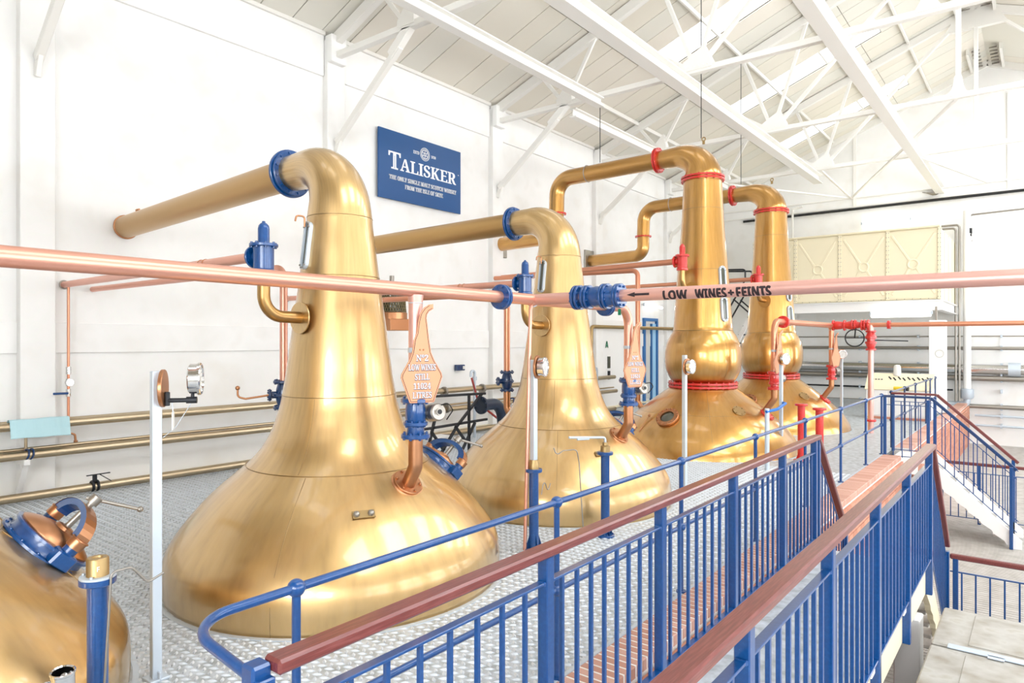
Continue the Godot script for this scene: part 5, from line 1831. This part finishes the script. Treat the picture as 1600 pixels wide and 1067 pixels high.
func far_end() -> void:
	# sectional tank on its platform
	var o := thing("water_tank", "cream sectional tank with riveted panels pressed in crosses, raised in front of the gable wall", "tank", V(-4.77, 3.24, -24.7))
	var x0 := -7.50; var pw := 1.29
	var g := G.new()
	g.bx(V(-4.92, 4.265, -24.7), V(5.16, 2.03, 4.32))
	part(g, "tank_shell", M.cream, o)
	for k in 4:
		var xc := x0 + pw * (k + 0.5)
		g = G.new()
		var zf := -22.515
		var t := Transform3D(Basis(), V(xc, 4.265, zf))
		g.bx(V(xc, 4.265, zf - 0.01), V(pw - 0.05, 1.97, 0.02), 0.006)
		for s in [[-1, 1], [1, 1], [-1, -1], [1, -1]]:
			g.bar(t * V(s[0] * 0.08, s[1] * 0.10, 0.0), t * V(s[0] * 0.54, s[1] * 0.86, 0.0), 0.07, 0.03, 0.012, V(0, 0, 1))
		g.lathe([Vector2(0.16, 0.0), Vector2(0.145, 0.025), Vector2(0.115, 0.025), Vector2(0.10, 0.0)], frame(V(xc, 4.265, zf), V(0, 0, 1)), 28)
		part(g, "pressed_panel", M.cream, o)
	var rv := G.new()
	for k in 5:
		g = G.new()
		var x := x0 + pw * k
		g.bx(V(x, 4.265, -22.50), V(0.09, 2.03, 0.03), 0.006)
		part(g, "seam_strip", M.cream, o)
		for i in 16:
			for s in [-0.03, 0.03]:
				rv.lathe([Vector2(0.013, 0), Vector2(0.011, 0.008), Vector2(0, 0.011)], frame(V(x + s, 3.32 + i * 0.126, -22.485), V(0, 0, 1)), 7)
	for k in 26: rv.lathe([Vector2(0.013, 0), Vector2(0, 0.014)], frame(V(x0 + 0.1 + k * 0.2, 3.27, -22.50), V(0, 0, 1)), 6)
	part(rv, "rivets", M.steel, o).set_meta("kind", "stuff")
	for k in 5:
		g = G.new()
		g.bx(V(-2.33, 4.265, -22.6 - k * 1.05), V(0.03, 2.03, 0.09), 0.006)
		part(g, "seam_strip", M.cream, o)
	g = G.new()
	g.bx(V(-4.92, 5.30, -22.5), V(5.2, 0.05, 0.06), 0.008)
	part(g, "top_angle", M.cream, o)
	# platform beams and column
	o = thing("tank_stand", "white steel platform and box column carrying the cream tank", "stand", V(-2.35, 0, -22.6))
	g = G.new()
	i_beam(g, V(-7.6, 3.08, -22.5), V(-2.25, 3.08, -22.5), 0.2, 0.30)
	i_beam(g, V(-2.35, 3.08, -22.5), V(-2.35, 3.08, -27.0), 0.2, 0.30)
	i_beam(g, V(-7.4, 3.08, -22.5), V(-7.4, 3.08, -27.0), 0.2, 0.30)
	part(g, "platform_beam", M.white, o)
	g = G.new()
	g.bx(V(-2.36, 1.36, -22.35), V(0.40, 2.56, 0.34), 0.012)
	part(g, "column", M.white, o)
	g = G.new()
	g.bx(V(-2.40, 2.82, -22.35), V(0.05, 0.42, 0.05), 0.004)
	part(g, "column_stub", M.steel, o)
	g = G.new()
	g.ring(V(-2.30, 1.72, -22.175), V(0, 0, 1), 0.10, 0.012, 28, 8)
	part(g, "ring_mark", M.dial, o)
	g = G.new()
	g.bx(V(-7.4, 1.5, -22.4), V(0.2, 2.9, 0.2), 0.01)
	part(g, "rear_post", M.white, o)
	fluorescent(V(-4.02, 2.86, -22.2), V(-2.50, 2.86, -22.2), "bright fluorescent light under the cream tank platform", 9.0, V(0, -0.5, 1).normalized(), 0.24)
	fluorescent(V(-5.15, 6.25, -26.9), V(-3.65, 6.25, -26.9), "bright fluorescent light on the gable wall above the cream tank", 10.0, V(0, -0.5, 1).normalized(), 0.34)
	fluorescent(V(-10.40, 3.27, -20.4), V(-10.40, 3.20, -21.7), "fluorescent light above the blue door on the left wall", 5.0, V(1, -0.2, 0).normalized())
	fluorescent(V(-8.9, 4.75, -26.9), V(-8.0, 4.75, -26.9), "fluorescent light on the gable wall seen between the two red-flanged stills", 9.0, V(0.2, -0.2, 1).normalized())
	# control desk
	o = thing("control_desk", "low cream control desk with dark symbols on its sloping top, behind the railing", "desk", V(-3.05, 0, -20.6))
	g = G.new()
	g.bx(V(-3.05, 0.40, -20.7), V(1.5, 0.8, 0.7), 0.012)
	part(g, "cabinet", M.white, o)
	var t := Transform3D(Basis(Vector3.RIGHT, 0.75), V(-3.05, 0.98, -20.55))
	g = G.new()
	g.box(t, V(1.56, 0.03, 0.62), 0.006)
	part(g, "sloping_top", M.cream, o)
	g = G.new()
	for k in 9: g.box(t * Transform3D(Basis(Vector3.UP, 0.6), V(-0.22 + k * 0.11, 0.018, -0.12 + 0.03 * (k % 2))), V(0.035, 0.006, 0.12))
	for k in 4: g.box(t * Transform3D(Basis(), V(-0.62 + k * 0.07, 0.018, -0.06)), V(0.045, 0.006, 0.03))
	part(g, "mimic_marks", M.iron, o)
	for k in 3:
		g = G.new()
		g.bx(V(-3.52 + k * 0.49, 0.42, -20.34), V(0.45, 0.66, 0.02), 0.006)
		part(g, "cabinet_door", M.white, o)
	g = G.new()
	g.bx(V(-3.05, 0.03, -20.40), V(1.4, 0.06, 0.2), 0.005)
	part(g, "plinth", M.brickside[0], o)
	g = G.new()
	g.lathe([Vector2(0, 1.13), Vector2(0.085, 1.13), Vector2(0.095, 1.18), Vector2(0.085, 1.37), Vector2(0.06, 1.42), Vector2(0, 1.43)], Transform3D(Basis(), V(-3.12, 0.0, -20.75)), 24)
	single(g, "beacon", M.paper, "small white domed beacon standing on the back of the control desk", "beacon")
	o = thing("torch", "yellow torch lying on the lower edge of the control desk", "torch", V(-2.95, 0.83, -20.22))
	g = G.new()
	g.cyl(V(-3.12, 0.83, -20.25), V(-2.87, 0.83, -20.2), 0.045, 16)
	part(g, "torch_body", M.yellow, o)
	g = G.new()
	g.cyl(V(-2.87, 0.83, -20.2), V(-2.78, 0.83, -20.18), 0.06, 16)
	part(g, "torch_head", M.iron, o)
	# service pipes along the gable
	var lay := [[2.22, 0.022, -9.0, 7.0, "thin upper service pipe along the gable wall", M.steel], [1.83, 0.055, -9.0, 7.0, "steel service pipe along the gable wall, second from the top", M.steel], [1.16, 0.16, -9.0, 7.0, "fat lagged grey pipe along the gable wall", M.chrome], [0.86, 0.09, -9.0, 7.0, "grey pipe just under the fat lagged pipe on the gable wall", M.steel], [-0.34, 0.035, -1.8, 7.0, "upper of two thin pipes low on the gable wall at the right edge", M.galv], [-0.66, 0.035, -1.8, 7.0, "lower of two thin pipes low on the gable wall at the right edge", M.galv], [0.45, 0.03, -9.0, -2.4, "thin dark pipe along the gable behind the farthest still", M.iron], [-0.05, 0.07, -9.0, 7.0, "grey service pipe near deck height along the gable wall", M.steel]]
	for e in lay:
		o = thing("service_pipe", e[4], "pipe", V(e[2], e[0], -26.75), "service pipes on the gable wall")
		g = G.new()
		g.tube([V(e[2], e[0], -26.75), V(e[3], e[0], -26.75)], e[1], 18)
		part(g, "pipe_run", e[5], o)
		g = G.new()
		for x in [-7.6, -5.2, -3.4, -1.1, 1.4]:
			if x > e[2]: g.bx(V(x, e[0], -26.86), V(0.06, e[1] * 2 + 0.06, 0.28), 0.004)
		part(g, "pipe_bracket", M.galv, o)
		if e[1] > 0.15:
			g = G.new()
			g.tube([V(-0.92, e[0], -26.75), V(-0.60, e[0], -26.75)], 0.22, 24)
			part(g, "lagged_coupling", M.galv, o)
	o = thing("down_pipe", "white vertical pipe with grey collar on the gable wall right of the tank", "pipe", V(-2.0, 0, -26.6))
	g = G.new()
	g.tube([V(-2.0, 0.30, -26.6), V(-2.0, 6.3, -26.6)], 0.11, 20)
	part(g, "pipe_run", M.white, o)
	g = G.new()
	g.lathe([Vector2(0.11, 0.18), Vector2(0.16, 0.2), Vector2(0.19, 0.26), Vector2(0.19, 0.50), Vector2(0.12, 0.52)], Transform3D(Basis(), V(-2.0, 0, -26.6)), 24)
	g.tube(bendy([V(-2.0, 0.3, -26.6), V(-2.0, 0.0, -26.6), V(-2.9, 0.0, -26.6)], 0.12, 6), 0.1, 16)
	part(g, "collar", M.galv, o)
	o = thing("conduit", "pair of thin grey conduits rising beside the white vertical pipe at the tank's right side", "pipe", V(-2.27, 0, -26.5))
	for x in [-2.30, -2.20]:
		g = G.new()
		g.tube(bendy([V(x, 0.1, -26.5), V(x, 5.75 + (x + 2.3), -26.5), V(x - 0.5, 5.75 + (x + 2.3), -26.5)], 0.1, 5), 0.035, 10)
		part(g, "pipe_run", M.steel, o)
	o = thing("lamp_bracket", "small black fitting hanging from a bent pipe near the cream tank's top corner", "fitting", V(-1.95, 5.6, -26.6))
	g = G.new()
	g.tube(bendy([V(-1.95, 5.75, -26.6), V(-1.95, 6.15, -26.6), V(2.0, 6.25, -26.6)], 0.12, 6), 0.03, 10)
	part(g, "bent_pipe", M.steel, o)
	g = G.new()
	g.cyl(V(-1.95, 5.55, -26.6), V(-1.95, 5.72, -26.6), 0.09, 14)
	g.ball(V(-1.95, 5.50, -26.6), 0.08, 12)
	part(g, "black_socket", M.black, o)
	g = G.new()
	g.ring(V(-1.95, 5.30, -26.6), V(0.4, 0, 1), 0.09, 0.015, 20, 8)
	part(g, "hook_ring", M.chrome, o)
	g = G.new()
	g.tube([V(-9.4, 6.78, -26.9), V(-7.0, 6.80, -26.92), V(7.0, 6.86, -26.92)], 0.045, 12)
	single(g, "cable", M.black, "long black cable running level across the gable wall", "cable")
	o = thing("bird", "small grey bird perched on the gable ledge right of the long beam", "bird", V(-2.95, 6.98, -26.88))
	bird(o, V(-2.95, 7.02, -26.88))
	# black iron stair seen between the red-flanged stills
	o = thing("iron_stair", "steep black iron stair with handrails seen between the two red-flanged stills", "stairs", V(-7.0, 0, -19.5))
	for s in [-0.3, 0.3]:
		g = G.new()
		g.bar(V(-8.25, -0.0, -20.2 + s), V(-6.45, 3.3, -20.2 + s), 0.03, 0.12, 0.004)
		part(g, "stringer", M.white, o)
		g = G.new()
		g.tube(bendy([V(-8.6, 0.9, -20.2 + s), V(-6.9, 3.85, -20.2 + s), V(-6.9, 4.15, -20.2 + s), V(-7.9, 4.2, -20.2 + s)], 0.08, 4), 0.025, 8)
		g.tube([V(-7.9, 1.0, -20.2 + s), V(-8.0, 1.9, -20.2 + s)], 0.022, 8)
		g.tube([V(-6.75, 2.85, -20.2 + s), V(-7.25, 3.3, -20.2 + s)], 0.022, 8)
		part(g, "handrail", M.iron, o)
	for k in 13:
		g = G.new()
		g.bx(V(-8.1 + k * 0.136, 0.25 + k * 0.25, -20.2), V(0.20, 0.035, 0.58), 0.004)
		part(g, "tread", M.iron, o)
	# hanger wires
	for e in [[V(-7.55, 5.9, -12.75), 7.1, "thin hanger wire from the roof beam down to the nearer lyne arm with red flange"], [V(-6.0, 5.99, -17.0), 9.2, "thin hanger rod from the roof to the farther red-flanged lyne arm"], [V(-5.3, 6.02, -12.8), 8.9, "thin hanger rod rising from the tallest copper elbow to the roof"]]:
		g = G.new()
		g.tube([e[0], V(e[0].x, e[1], e[0].z)], 0.008, 6)
		single(g, "hanger_wire", M.iron, e[2], "wire", "hanger wires")
	# small white lamp post by the gable
	o = thing("drop_conduit", "thin pale vertical conduit in front of the gable beside the farthest copper elbow", "pipe", V(-7.45, 3.3, -26.6))
	g = G.new()
	g.tube(bendy([V(-7.45, 3.3, -26.6), V(-7.45, 7.0, -26.6), V(-7.1, 7.05, -26.6)], 0.06, 4), 0.04, 10)
	part(g, "pipe_run", M.steel_white, o)

func bird(o: Node3D, p: Vector3) -> void:
	# one continuous body along -x (tail) to +x (head)
	var g := G.new()
	var pts := [p + V(-0.34, 0.10, 0), p + V(-0.22, 0.065, 0), p + V(-0.12, 0.04, 0), p + V(-0.03, 0.02, 0), p + V(0.07, 0.025, 0), p + V(0.15, 0.045, 0), p + V(0.20, 0.055, 0), p + V(0.24, 0.052, 0), p + V(0.29, 0.045, 0)]
	g.tube(pts, [0.012, 0.018, 0.045, 0.072, 0.068, 0.045, 0.044, 0.026, 0.004], 16)
	part(g, "body", M.steel, o)

# ------------------------------------------------------------------ along the left wall
func wall_side() -> void:
	sign_board()
	# stainless pipes in three levels
	var lv := [[0.97, 0.055, -10.16, "uppermost stainless pipe along the left wall, under the draped cloth"], [0.63, 0.055, -10.10, "middle stainless pipe along the left wall, on the white brackets"], [0.10, 0.055, -10.14, "lowest stainless pipe along the left wall with the black clamp"]]
	for e in lv:
		var o := thing("wall_pipe", e[3], "pipe", V(e[2], e[0], -7.0), "stainless pipes on the left wall")
		var g := G.new()
		g.tube([V(e[2], e[0] + 0.01, 4.0), V(e[2], e[0] - 0.05 if e[0] < 0.9 else e[0] + 0.02, -18.0)], e[1], 22)
		part(g, "pipe_run", M.stain, o)
		if e[0] > 0.5:
			g = G.new()
			g.tube([V(e[2] - 0.09, e[0] + 0.055, 4.0), V(e[2] - 0.09, e[0] + 0.05, -18.0)], 0.022, 14)
			part(g, "thin_pipe", M.stain, o)
		if e[0] < 0.2:
			g = G.new()
			for z in [-3.78, -3.84]: g.ring(V(e[2], e[0], z), V(0, 0, 1), 0.06, 0.018, 28, 8)
			g.bx(V(e[2], e[0] + 0.10, -3.81), V(0.04, 0.09, 0.05), 0.006)
			g.bar(V(e[2] + 0.02, e[0] + 0.15, -3.70), V(e[2] + 0.06, e[0] + 0.16, -3.98), 0.03, 0.012, 0.003)
			g.bar(V(e[2] + 0.03, e[0] + 0.15, -3.86), V(e[2] + 0.10, e[0] + 0.05, -3.98), 0.014, 0.010, 0.002)
			part(g, "pipe_clamp", M.iron, o, "black toggle clamp")
		else:
			g = G.new()
			for z in [-10.65, -11.9]:
				g.flange(frame(V(e[2], e[0], z), V(0, 0, 1)), 0.11, 0.05, 8, 0.012)
			part(g, "pipe_joint", M.steel, o)
	for z in [-3.0, -8.2, -12.9]:
		var o := thing("pipe_bracket", ["white slanted wall bracket under the draped cloth at the left edge", "white wall bracket holding the pipes, behind the first still", "white wall bracket holding the pipes beyond the second still"][int(absf(z) / 5.0)], "bracket", V(-10.3, 0.15, z), "white pipe brackets")
		var g := G.new()
		g.bar(V(-10.36, 0.10, z), V(-10.10, 0.50, z), 0.07, 0.05, 0.005)
		g.bx(V(-10.20, 0.535, z), V(0.34, 0.07, 0.07), 0.006)
		part(g, "bracket_arm", M.white, o)
		g = G.new()
		g.cyl(V(-10.15, 0.57, z - 0.02), V(-10.15, 0.92, z - 0.02), 0.018, 12)
		part(g, "riser", M.stain, o)
		g = G.new()
		for k in 2: g.ring(V(-10.10, 0.63, z - 0.06 + k * 0.05), V(0.2, 0.2, 1), 0.062, 0.012, 24, 6)
		part(g, "blue_tie", M.navy, o)
	cloth()
	# thin copper dropper with two small valves
	var o := thing("dropper_pipe", "thin copper dropper with a blue lever valve, upright on the left wall", "pipe", V(-10.36, 1.0, -3.57))
	var g := G.new()
	g.tube([V(-10.36, 2.78, -3.57), V(-10.36, 1.0, -3.57)], 0.017, 12)
	part(g, "pipe_run", M.cupipe, o)
	g = G.new()
	for y in [1.50, 1.36, 1.66]: g.cyl(V(-10.36, y - 0.05, -3.57), V(-10.36, y + 0.05, -3.57), 0.03, 14)
	g.cyl(V(-10.36, 1.50, -3.57), V(-10.30, 1.50, -3.57), 0.045, 16)
	part(g, "valves", M.chrome, o)
	g = G.new()
	g.bar(V(-10.33, 1.355, -3.56), V(-10.30, 1.36, -3.37), 0.02, 0.03, 0.006)
	part(g, "lever", M.blue, o, "blue lever")
	g = G.new()
	g.tube(bendy([V(-10.28, 0.86, -3.48), V(-10.28, 0.80, -3.62), V(-10.28, 0.70, -3.63)], 0.03, 4), 0.014, 10)
	g.cyl(V(-10.28, 0.64, -3.63), V(-10.28, 0.72, -3.63), 0.025, 12)
	part(g, "drain_cock", M.bronze, o)
	# copper sight lantern on the wall behind the first still
	o = thing("wire_lantern", "copper box lantern with mesh cylinder beside the first still's neck, near the wall", "lantern", V(-9.9, 2.28, -8.97))
	g = G.new()
	g.bx(V(-9.95, 2.37, -8.97), V(0.62, 0.22, 0.62), 0.008)
	part(g, "copper_box", M.bronze, o)
	g = G.new()
	g.lathe([Vector2(0.30, 2.48), Vector2(0.30, 2.60), Vector2(0.28, 2.61)], Transform3D(Basis(), V(-9.95, 0, -8.97)), 40)
	part(g, "copper_band", M.bronze, o)
	g = G.new()
	for k in 34:
		var a := TAU * k / 34
		g.tube([V(-9.95 + cos(a) * 0.28, 2.60, -8.97 + sin(a) * 0.28), V(-9.95 + cos(a + 0.7) * 0.28, 3.02, -8.97 + sin(a + 0.7) * 0.28)], 0.007, 5, false)
		g.tube([V(-9.95 + cos(a) * 0.28, 2.60, -8.97 + sin(a) * 0.28), V(-9.95 + cos(a - 0.7) * 0.28, 3.02, -8.97 + sin(a - 0.7) * 0.28)], 0.007, 5, false)
	part(g, "wire_mesh", M.mesh, o).set_meta("kind", "stuff")
	g = G.new()
	g.lathe([Vector2(0.0, 2.62), Vector2(0.25, 2.62), Vector2(0.25, 3.0), Vector2(0.29, 3.02), Vector2(0.05, 3.05), Vector2(0, 3.06)], Transform3D(Basis(), V(-9.95, 0, -8.97)), 32)
	part(g, "inner_glass", M.darkglass, o)
	g = G.new()
	g.cyl(V(-9.95, 3.05, -8.97), V(-9.95, 3.22, -8.97), 0.015, 10)
	g.cyl(V(-9.95, 3.20, -8.97), V(-9.95, 3.32, -8.97), 0.045, 14)
	part(g, "finial", M.steel, o)
	g = G.new()
	g.bx(V(-10.38, 2.40, -8.97), V(0.24, 0.06, 0.10), 0.004)
	part(g, "wall_arm", M.steel, o)
	# small blue box and tap with hose
	o = thing("switch_box", "small blue box on the left wall between the plaque and the orange riser", "box", V(-10.46, 1.40, -11.45))
	g = G.new()
	g.bx(V(-10.44, 1.46, -11.45), V(0.10, 0.13, 0.26), 0.01)
	part(g, "box", M.navy, o)
	g = G.new()
	g.bx(V(-10.385, 1.46, -11.53), V(0.01, 0.07, 0.07), 0.002)
	part(g, "box_label", M.paper, o)
	o = thing("hose_tap", "standing tap with a dark red hose left of the orange riser pipe", "tap", V(-9.6, 0, -11.0))
	g = G.new()
	g.tube(bendy([V(-9.6, 0, -11.0), V(-9.6, 1.42, -11.0), V(-9.6, 1.42, -10.88), V(-9.6, 1.30, -10.88)], 0.05, 5), 0.03, 12)
	g.cyl(V(-9.6, 1.22, -11.0), V(-9.6, 1.30, -11.0), 0.05, 14)
	part(g, "standing_pipe", M.galv, o)
	g = G.new()
	g.tube(bendy([V(-9.58, 1.28, -10.88), V(-9.4, 0.75, -10.9), V(-9.0, 0.35, -11.2), V(-8.7, 0.02, -11.7)], 0.4, 8), 0.024, 10)
	part(g, "hose", M.hose, o, "dark red hose")
	# black frame and fat black bend between the first two stills
	o = thing("iron_lattice", "dark iron lattice frame between the two front stills, behind the drop pipe", "frame", V(-8.5, 0, -9.4))
	var bars := [[V(-8.5, 1.09, -8.3), V(-8.5, 1.05, -10.05)], [V(-8.5, 0.52, -8.1), V(-8.5, 0.55, -10.1)], [V(-8.5, 1.08, -9.58), V(-8.5, 0.0, -9.58)], [V(-8.5, 1.05, -9.95), V(-8.5, 0.50, -9.25)], [V(-8.5, 0.50, -9.25), V(-8.5, 0.02, -8.80)], [V(-8.5, 0.9, -8.75), V(-8.5, 0.02, -8.45)], [V(-8.5, 0.50, -9.2), V(-8.5, 0.20, -9.48)], [V(-8.5, 0.45, -8.6), V(-8.5, 0.1, -8.9)], [V(-8.5, 0.52, -9.75), V(-8.5, 0.05, -9.4)], [V(-8.5, 1.09, -8.3), V(-8.5, 0.0, -8.3)]]
	for e in bars:
		g = G.new()
		g.bar(e[0], e[1], 0.045, 0.045, 0.004)
		part(g, "lattice_bar", M.iron, o)
	o = thing("black_bend", "fat dark blue pipe bend with flange low between the two front stills", "pipe", V(-8.5, 0, -10.6))
	g = G.new()
	g.tube(bendy([V(-8.5, 0.83, -9.92), V(-8.5, 0.83, -10.52), V(-8.5, 0.0, -10.66)], 0.30, 10), 0.11, 26)
	part(g, "bend", M.darkblue, o)
	g = G.new()
	g.flange(frame(V(-8.5, 0.83, -9.93), V(0, 0, 1)), 0.17, 0.05, 8, 0.016)
	part(g, "bend_flange", M.darkblue, o)
	g = G.new()
	g.bx(V(-9.1, 0.13, -9.3), V(0.3, 0.26, 0.6), 0.02)
	single(g, "white_box", M.white, "white boxy cover on the deck behind the iron lattice frame", "box")
	# doors and signs toward the far corner
	var d := G.new()
	d.bx(V(-10.47, 1.35, -18.6), V(0.06, 2.7, 1.75), 0.01)
	var dd := struct(d, "door_1", M.white)
	g = G.new()
	g.bx(V(-10.42, 1.42, -18.12), V(0.04, 0.36, 0.13), 0.006)
	part(g, "glazed_slot", M.darkglass, dd)
	g = G.new()
	g.bx(V(-10.42, 1.03, -18.12), V(0.05, 0.26, 0.10), 0.006)
	part(g, "door_handle", M.iron, dd)
	d = G.new()
	for q in [[2.78, 0.10, -20.95, 1.0], [1.35, 2.76, -20.50, 0.09], [1.35, 2.76, -21.42, 0.09], [1.35, 2.6, -21.0, 0.06]]:
		d.bx(V(-10.46, q[0], q[2]), V(0.10, q[1], q[3]), 0.006)
	dd = struct(d, "door_2", M.doorblue)
	for z in [-20.76, -21.2]:
		g = G.new()
		g.bx(V(-10.47, 1.4, z), V(0.012, 2.5, 0.36), 0.002)
		part(g, "pane", M.dial if z > -21 else mat(Color(0.66, 0.84, 0.96), 0.1), dd)
	g = G.new()
	fit_text(g, "A", Transform3D(Basis(Vector3.UP, PI / 2), V(-10.42, 1.96, -18.0)), 0.17, 0.20, 0.006, "Droid Sans")
	single(g, "letter_sign", M.green, "green letter A on the white door in the background", "sign")
	o = thing("exit_sign", "narrow green and white safety sign beside the white door", "sign", V(-10.42, 1.6, -19.25))
	g = G.new()
	g.bx(V(-10.425, 1.62, -19.28), V(0.02, 0.62, 0.24), 0.004)
	part(g, "sign_plate", M.green, o)
	g = G.new()
	for k in 3: g.bx(V(-10.412, 1.45 + k * 0.17, -19.28), V(0.008, 0.09, 0.13), 0.002)
	part(g, "pictogram", M.paper, o)
	g = G.new()
	g.tube(bendy([V(-10.3, 1.4, -16.9), V(-10.3, 2.48, -16.9), V(-10.3, 2.50, -24.5)], 0.12, 5), 0.055, 14)
	single(g, "handrail_pipe", M.brass, "straight brass-coloured pipe crossing level in front of the doors in the background", "pipe")
	g = G.new()
	g.ring(V(-10.38, 2.28, -23.0), V(1, 0, 0.2), 0.24, 0.03, 32, 8)
	single(g, "cable_coil", M.iron, "dark coil of cable hung on the wall right of the blue door", "cable")
	g = G.new()
	for k in 9:
		var a := TAU * k / 9.0
		g.tube(bendy([V(-9.4 + 0.03 * cos(a), 0.98, -15.4 + 0.03 * sin(a)), V(-9.4 + 0.12 * cos(a), 0.75, -15.4 + 0.12 * sin(a)), V(-9.4 + 0.05 * cos(a * 2), 0.5, -15.4 + 0.06 * sin(a)), V(-9.4 + 0.24 * cos(a), 0.12, -15.4 + 0.3 * sin(a))], 0.06, 4), 0.022, 7)
	single(g, "rope_bundle", M.cord, "bundle of bright blue rope hanging behind the second drop pipe", "rope")
	o = thing("rope_stand", "thin grey rack holding the blue rope in the background", "rack", V(-9.45, 0, -15.4))
	g = G.new()
	g.tube(bendy([V(-9.5, 0, -15.9), V(-9.5, 1.35, -15.9), V(-9.5, 1.30, -14.9), V(-9.5, 0, -14.9)], 0.06, 4), 0.018, 8)
	g.tube([V(-9.5, 0.75, -14.9), V(-9.5, 1.30, -15.85)], 0.02, 8)
	part(g, "rack_bars", M.galv, o)

func cloth() -> void:
	# folded cloth draped over the pipe
	var g := G.new()
	var U := 14; var W := 22
	var P := []
	for i in U + 1:
		var row := []
		var s := lerpf(-0.10, 0.24, float(i) / U)
		for j in W + 1:
			var w := lerpf(-2.84, -3.50, float(j) / W) 
			var x: float; var y: float
			if s < 0.0:
				x = -10.16 - 0.085 + s * 0.3; y = 0.985 + s * 0.7
			elif s < 0.11:
				var a := PI - (s / 0.11) * PI * 0.75
				x = -10.16 + cos(a) * 0.085; y = 0.985 + sin(a) * 0.080
			else:
				x = -10.16 + 0.068 + (s - 0.11) * 0.45 + 0.006 * sin(w * 31.0); y = 0.940 - (s - 0.11) * 0.75
			y += 0.003 * sin(w * 17.0 + s * 9.0) + (0.025 if s > 0.11 else 0.0) * (w + 3.17)
			row.append(V(x, y, w + (0.03 if s > 0.11 else 0.0) * (s - 0.11) * 3.0))
		P.append(row)
	for side in [0.006, -0.004]:
		for i in U:
			for j in W:
				var o := V(side * 0.5, side, 0)
				var a: Vector3 = P[i][j] + o; var b: Vector3 = P[i + 1][j] + o; var c: Vector3 = P[i + 1][j + 1] + o; var d: Vector3 = P[i][j + 1] + o
				if side > 0: g.quad(a, b, c, d)
				else: g.quad(d, c, b, a)
	for e in [[0, 1], [U, -1]]:
		for j in W:
			var a: Vector3 = P[e[0]][j]; var b: Vector3 = P[e[0]][j + 1]
			g.quad(a + V(0.003, 0.006, 0), b + V(0.003, 0.006, 0), b + V(-0.002, -0.004, 0), a + V(-0.002, -0.004, 0))
	single(g, "cloth", M.cloth, "pale blue cloth draped over the upper stainless pipe at the left edge", "cloth")

func sign_board() -> void:
	var o := thing("sign_board", "big blue sign board with white lettering and a round emblem on the left wall", "sign", V(-10.42, 4.92, -10.24))
	var g := G.new()
	g.bx(V(-10.42, 5.62, -10.235), V(0.04, 1.395, 2.41), 0.006)
	part(g, "board", M.signblue, o)
	# local frame: x runs along the wall away from the camera (-z), y up, facing the room
	var t := Transform3D(Basis(V(0, 0, -1), V(0, 1, 0), V(1, 0, 0)), V(-10.397, 5.62, -10.235))
	var at := func(x: float, y: float) -> Transform3D: return t * Transform3D(Basis(), V(x, y, 0))
	g = G.new()
	fit_text(g, "T", at.call(-0.785, 0.10), 0.33, 0.35, 0.006)
	var xs := -0.63
	for e in [["A", 0.27], ["L", 0.225], ["I", 0.135], ["S", 0.195], ["K", 0.28], ["E", 0.225], ["R", 0.27]]:
		fit_text(g, e[0], at.call(xs + e[1] / 2, 0.055), e[1], 0.255, 0.006)
		xs += e[1] + 0.012
	part(g, "brand_lettering", M.signwhite, o, "large white serif letters")
	# inline strokes in the letter stems
	g = G.new()
	for q in [[-0.785, 0.07, 0.26]]:
		g.box(at.call(q[0], q[1]), V(0.010, q[2], 0.0085))
	part(g, "letter_inlines", M.signblue, o)
	g = G.new()
	for off in [-0.004, 0.004]:
		fit_text(g, "THE ONLY SINGLE MALT SCOTCH WHISKY", at.call(0.06 + off, -0.245), 1.98, 0.092, 0.005, "Droid Serif")
		fit_text(g, "FROM THE ISLE OF SKYE", at.call(0.06 + off, -0.385), 1.12, 0.092, 0.005, "Droid Serif")
	fit_text(g, "ESTD", at.call(-0.18, 0.395), 0.17, 0.065, 0.004)
	fit_text(g, "1830", at.call(0.33, 0.395), 0.14, 0.06, 0.004)
	fit_text(g, "™", at.call(1.12, 0.16), 0.03, 0.02, 0.004)
	part(g, "small_lettering", M.signwhite, o, "small white lettering")
	# round emblem: rings with a beaded band and a knot of arcs
	g = G.new()
	var c: Vector3 = (at.call(0.075, 0.405) as Transform3D).origin
	for r in [0.135, 0.095, 0.03]: g.ring(c, Vector3.RIGHT, r, 0.006, 48, 6)
	for k in 28:
		var a := TAU * k / 28
		g.bx(c + V(0.003, sin(a) * 0.115, cos(a) * 0.115), V(0.006, 0.012, 0.012))
	for k in 6:
		var a := TAU * k / 6
		g.ring(c + V(0, sin(a) * 0.055, cos(a) * 0.055), Vector3.RIGHT, 0.034, 0.005, 24, 6)
	part(g, "emblem", M.signwhite, o, "round white emblem")
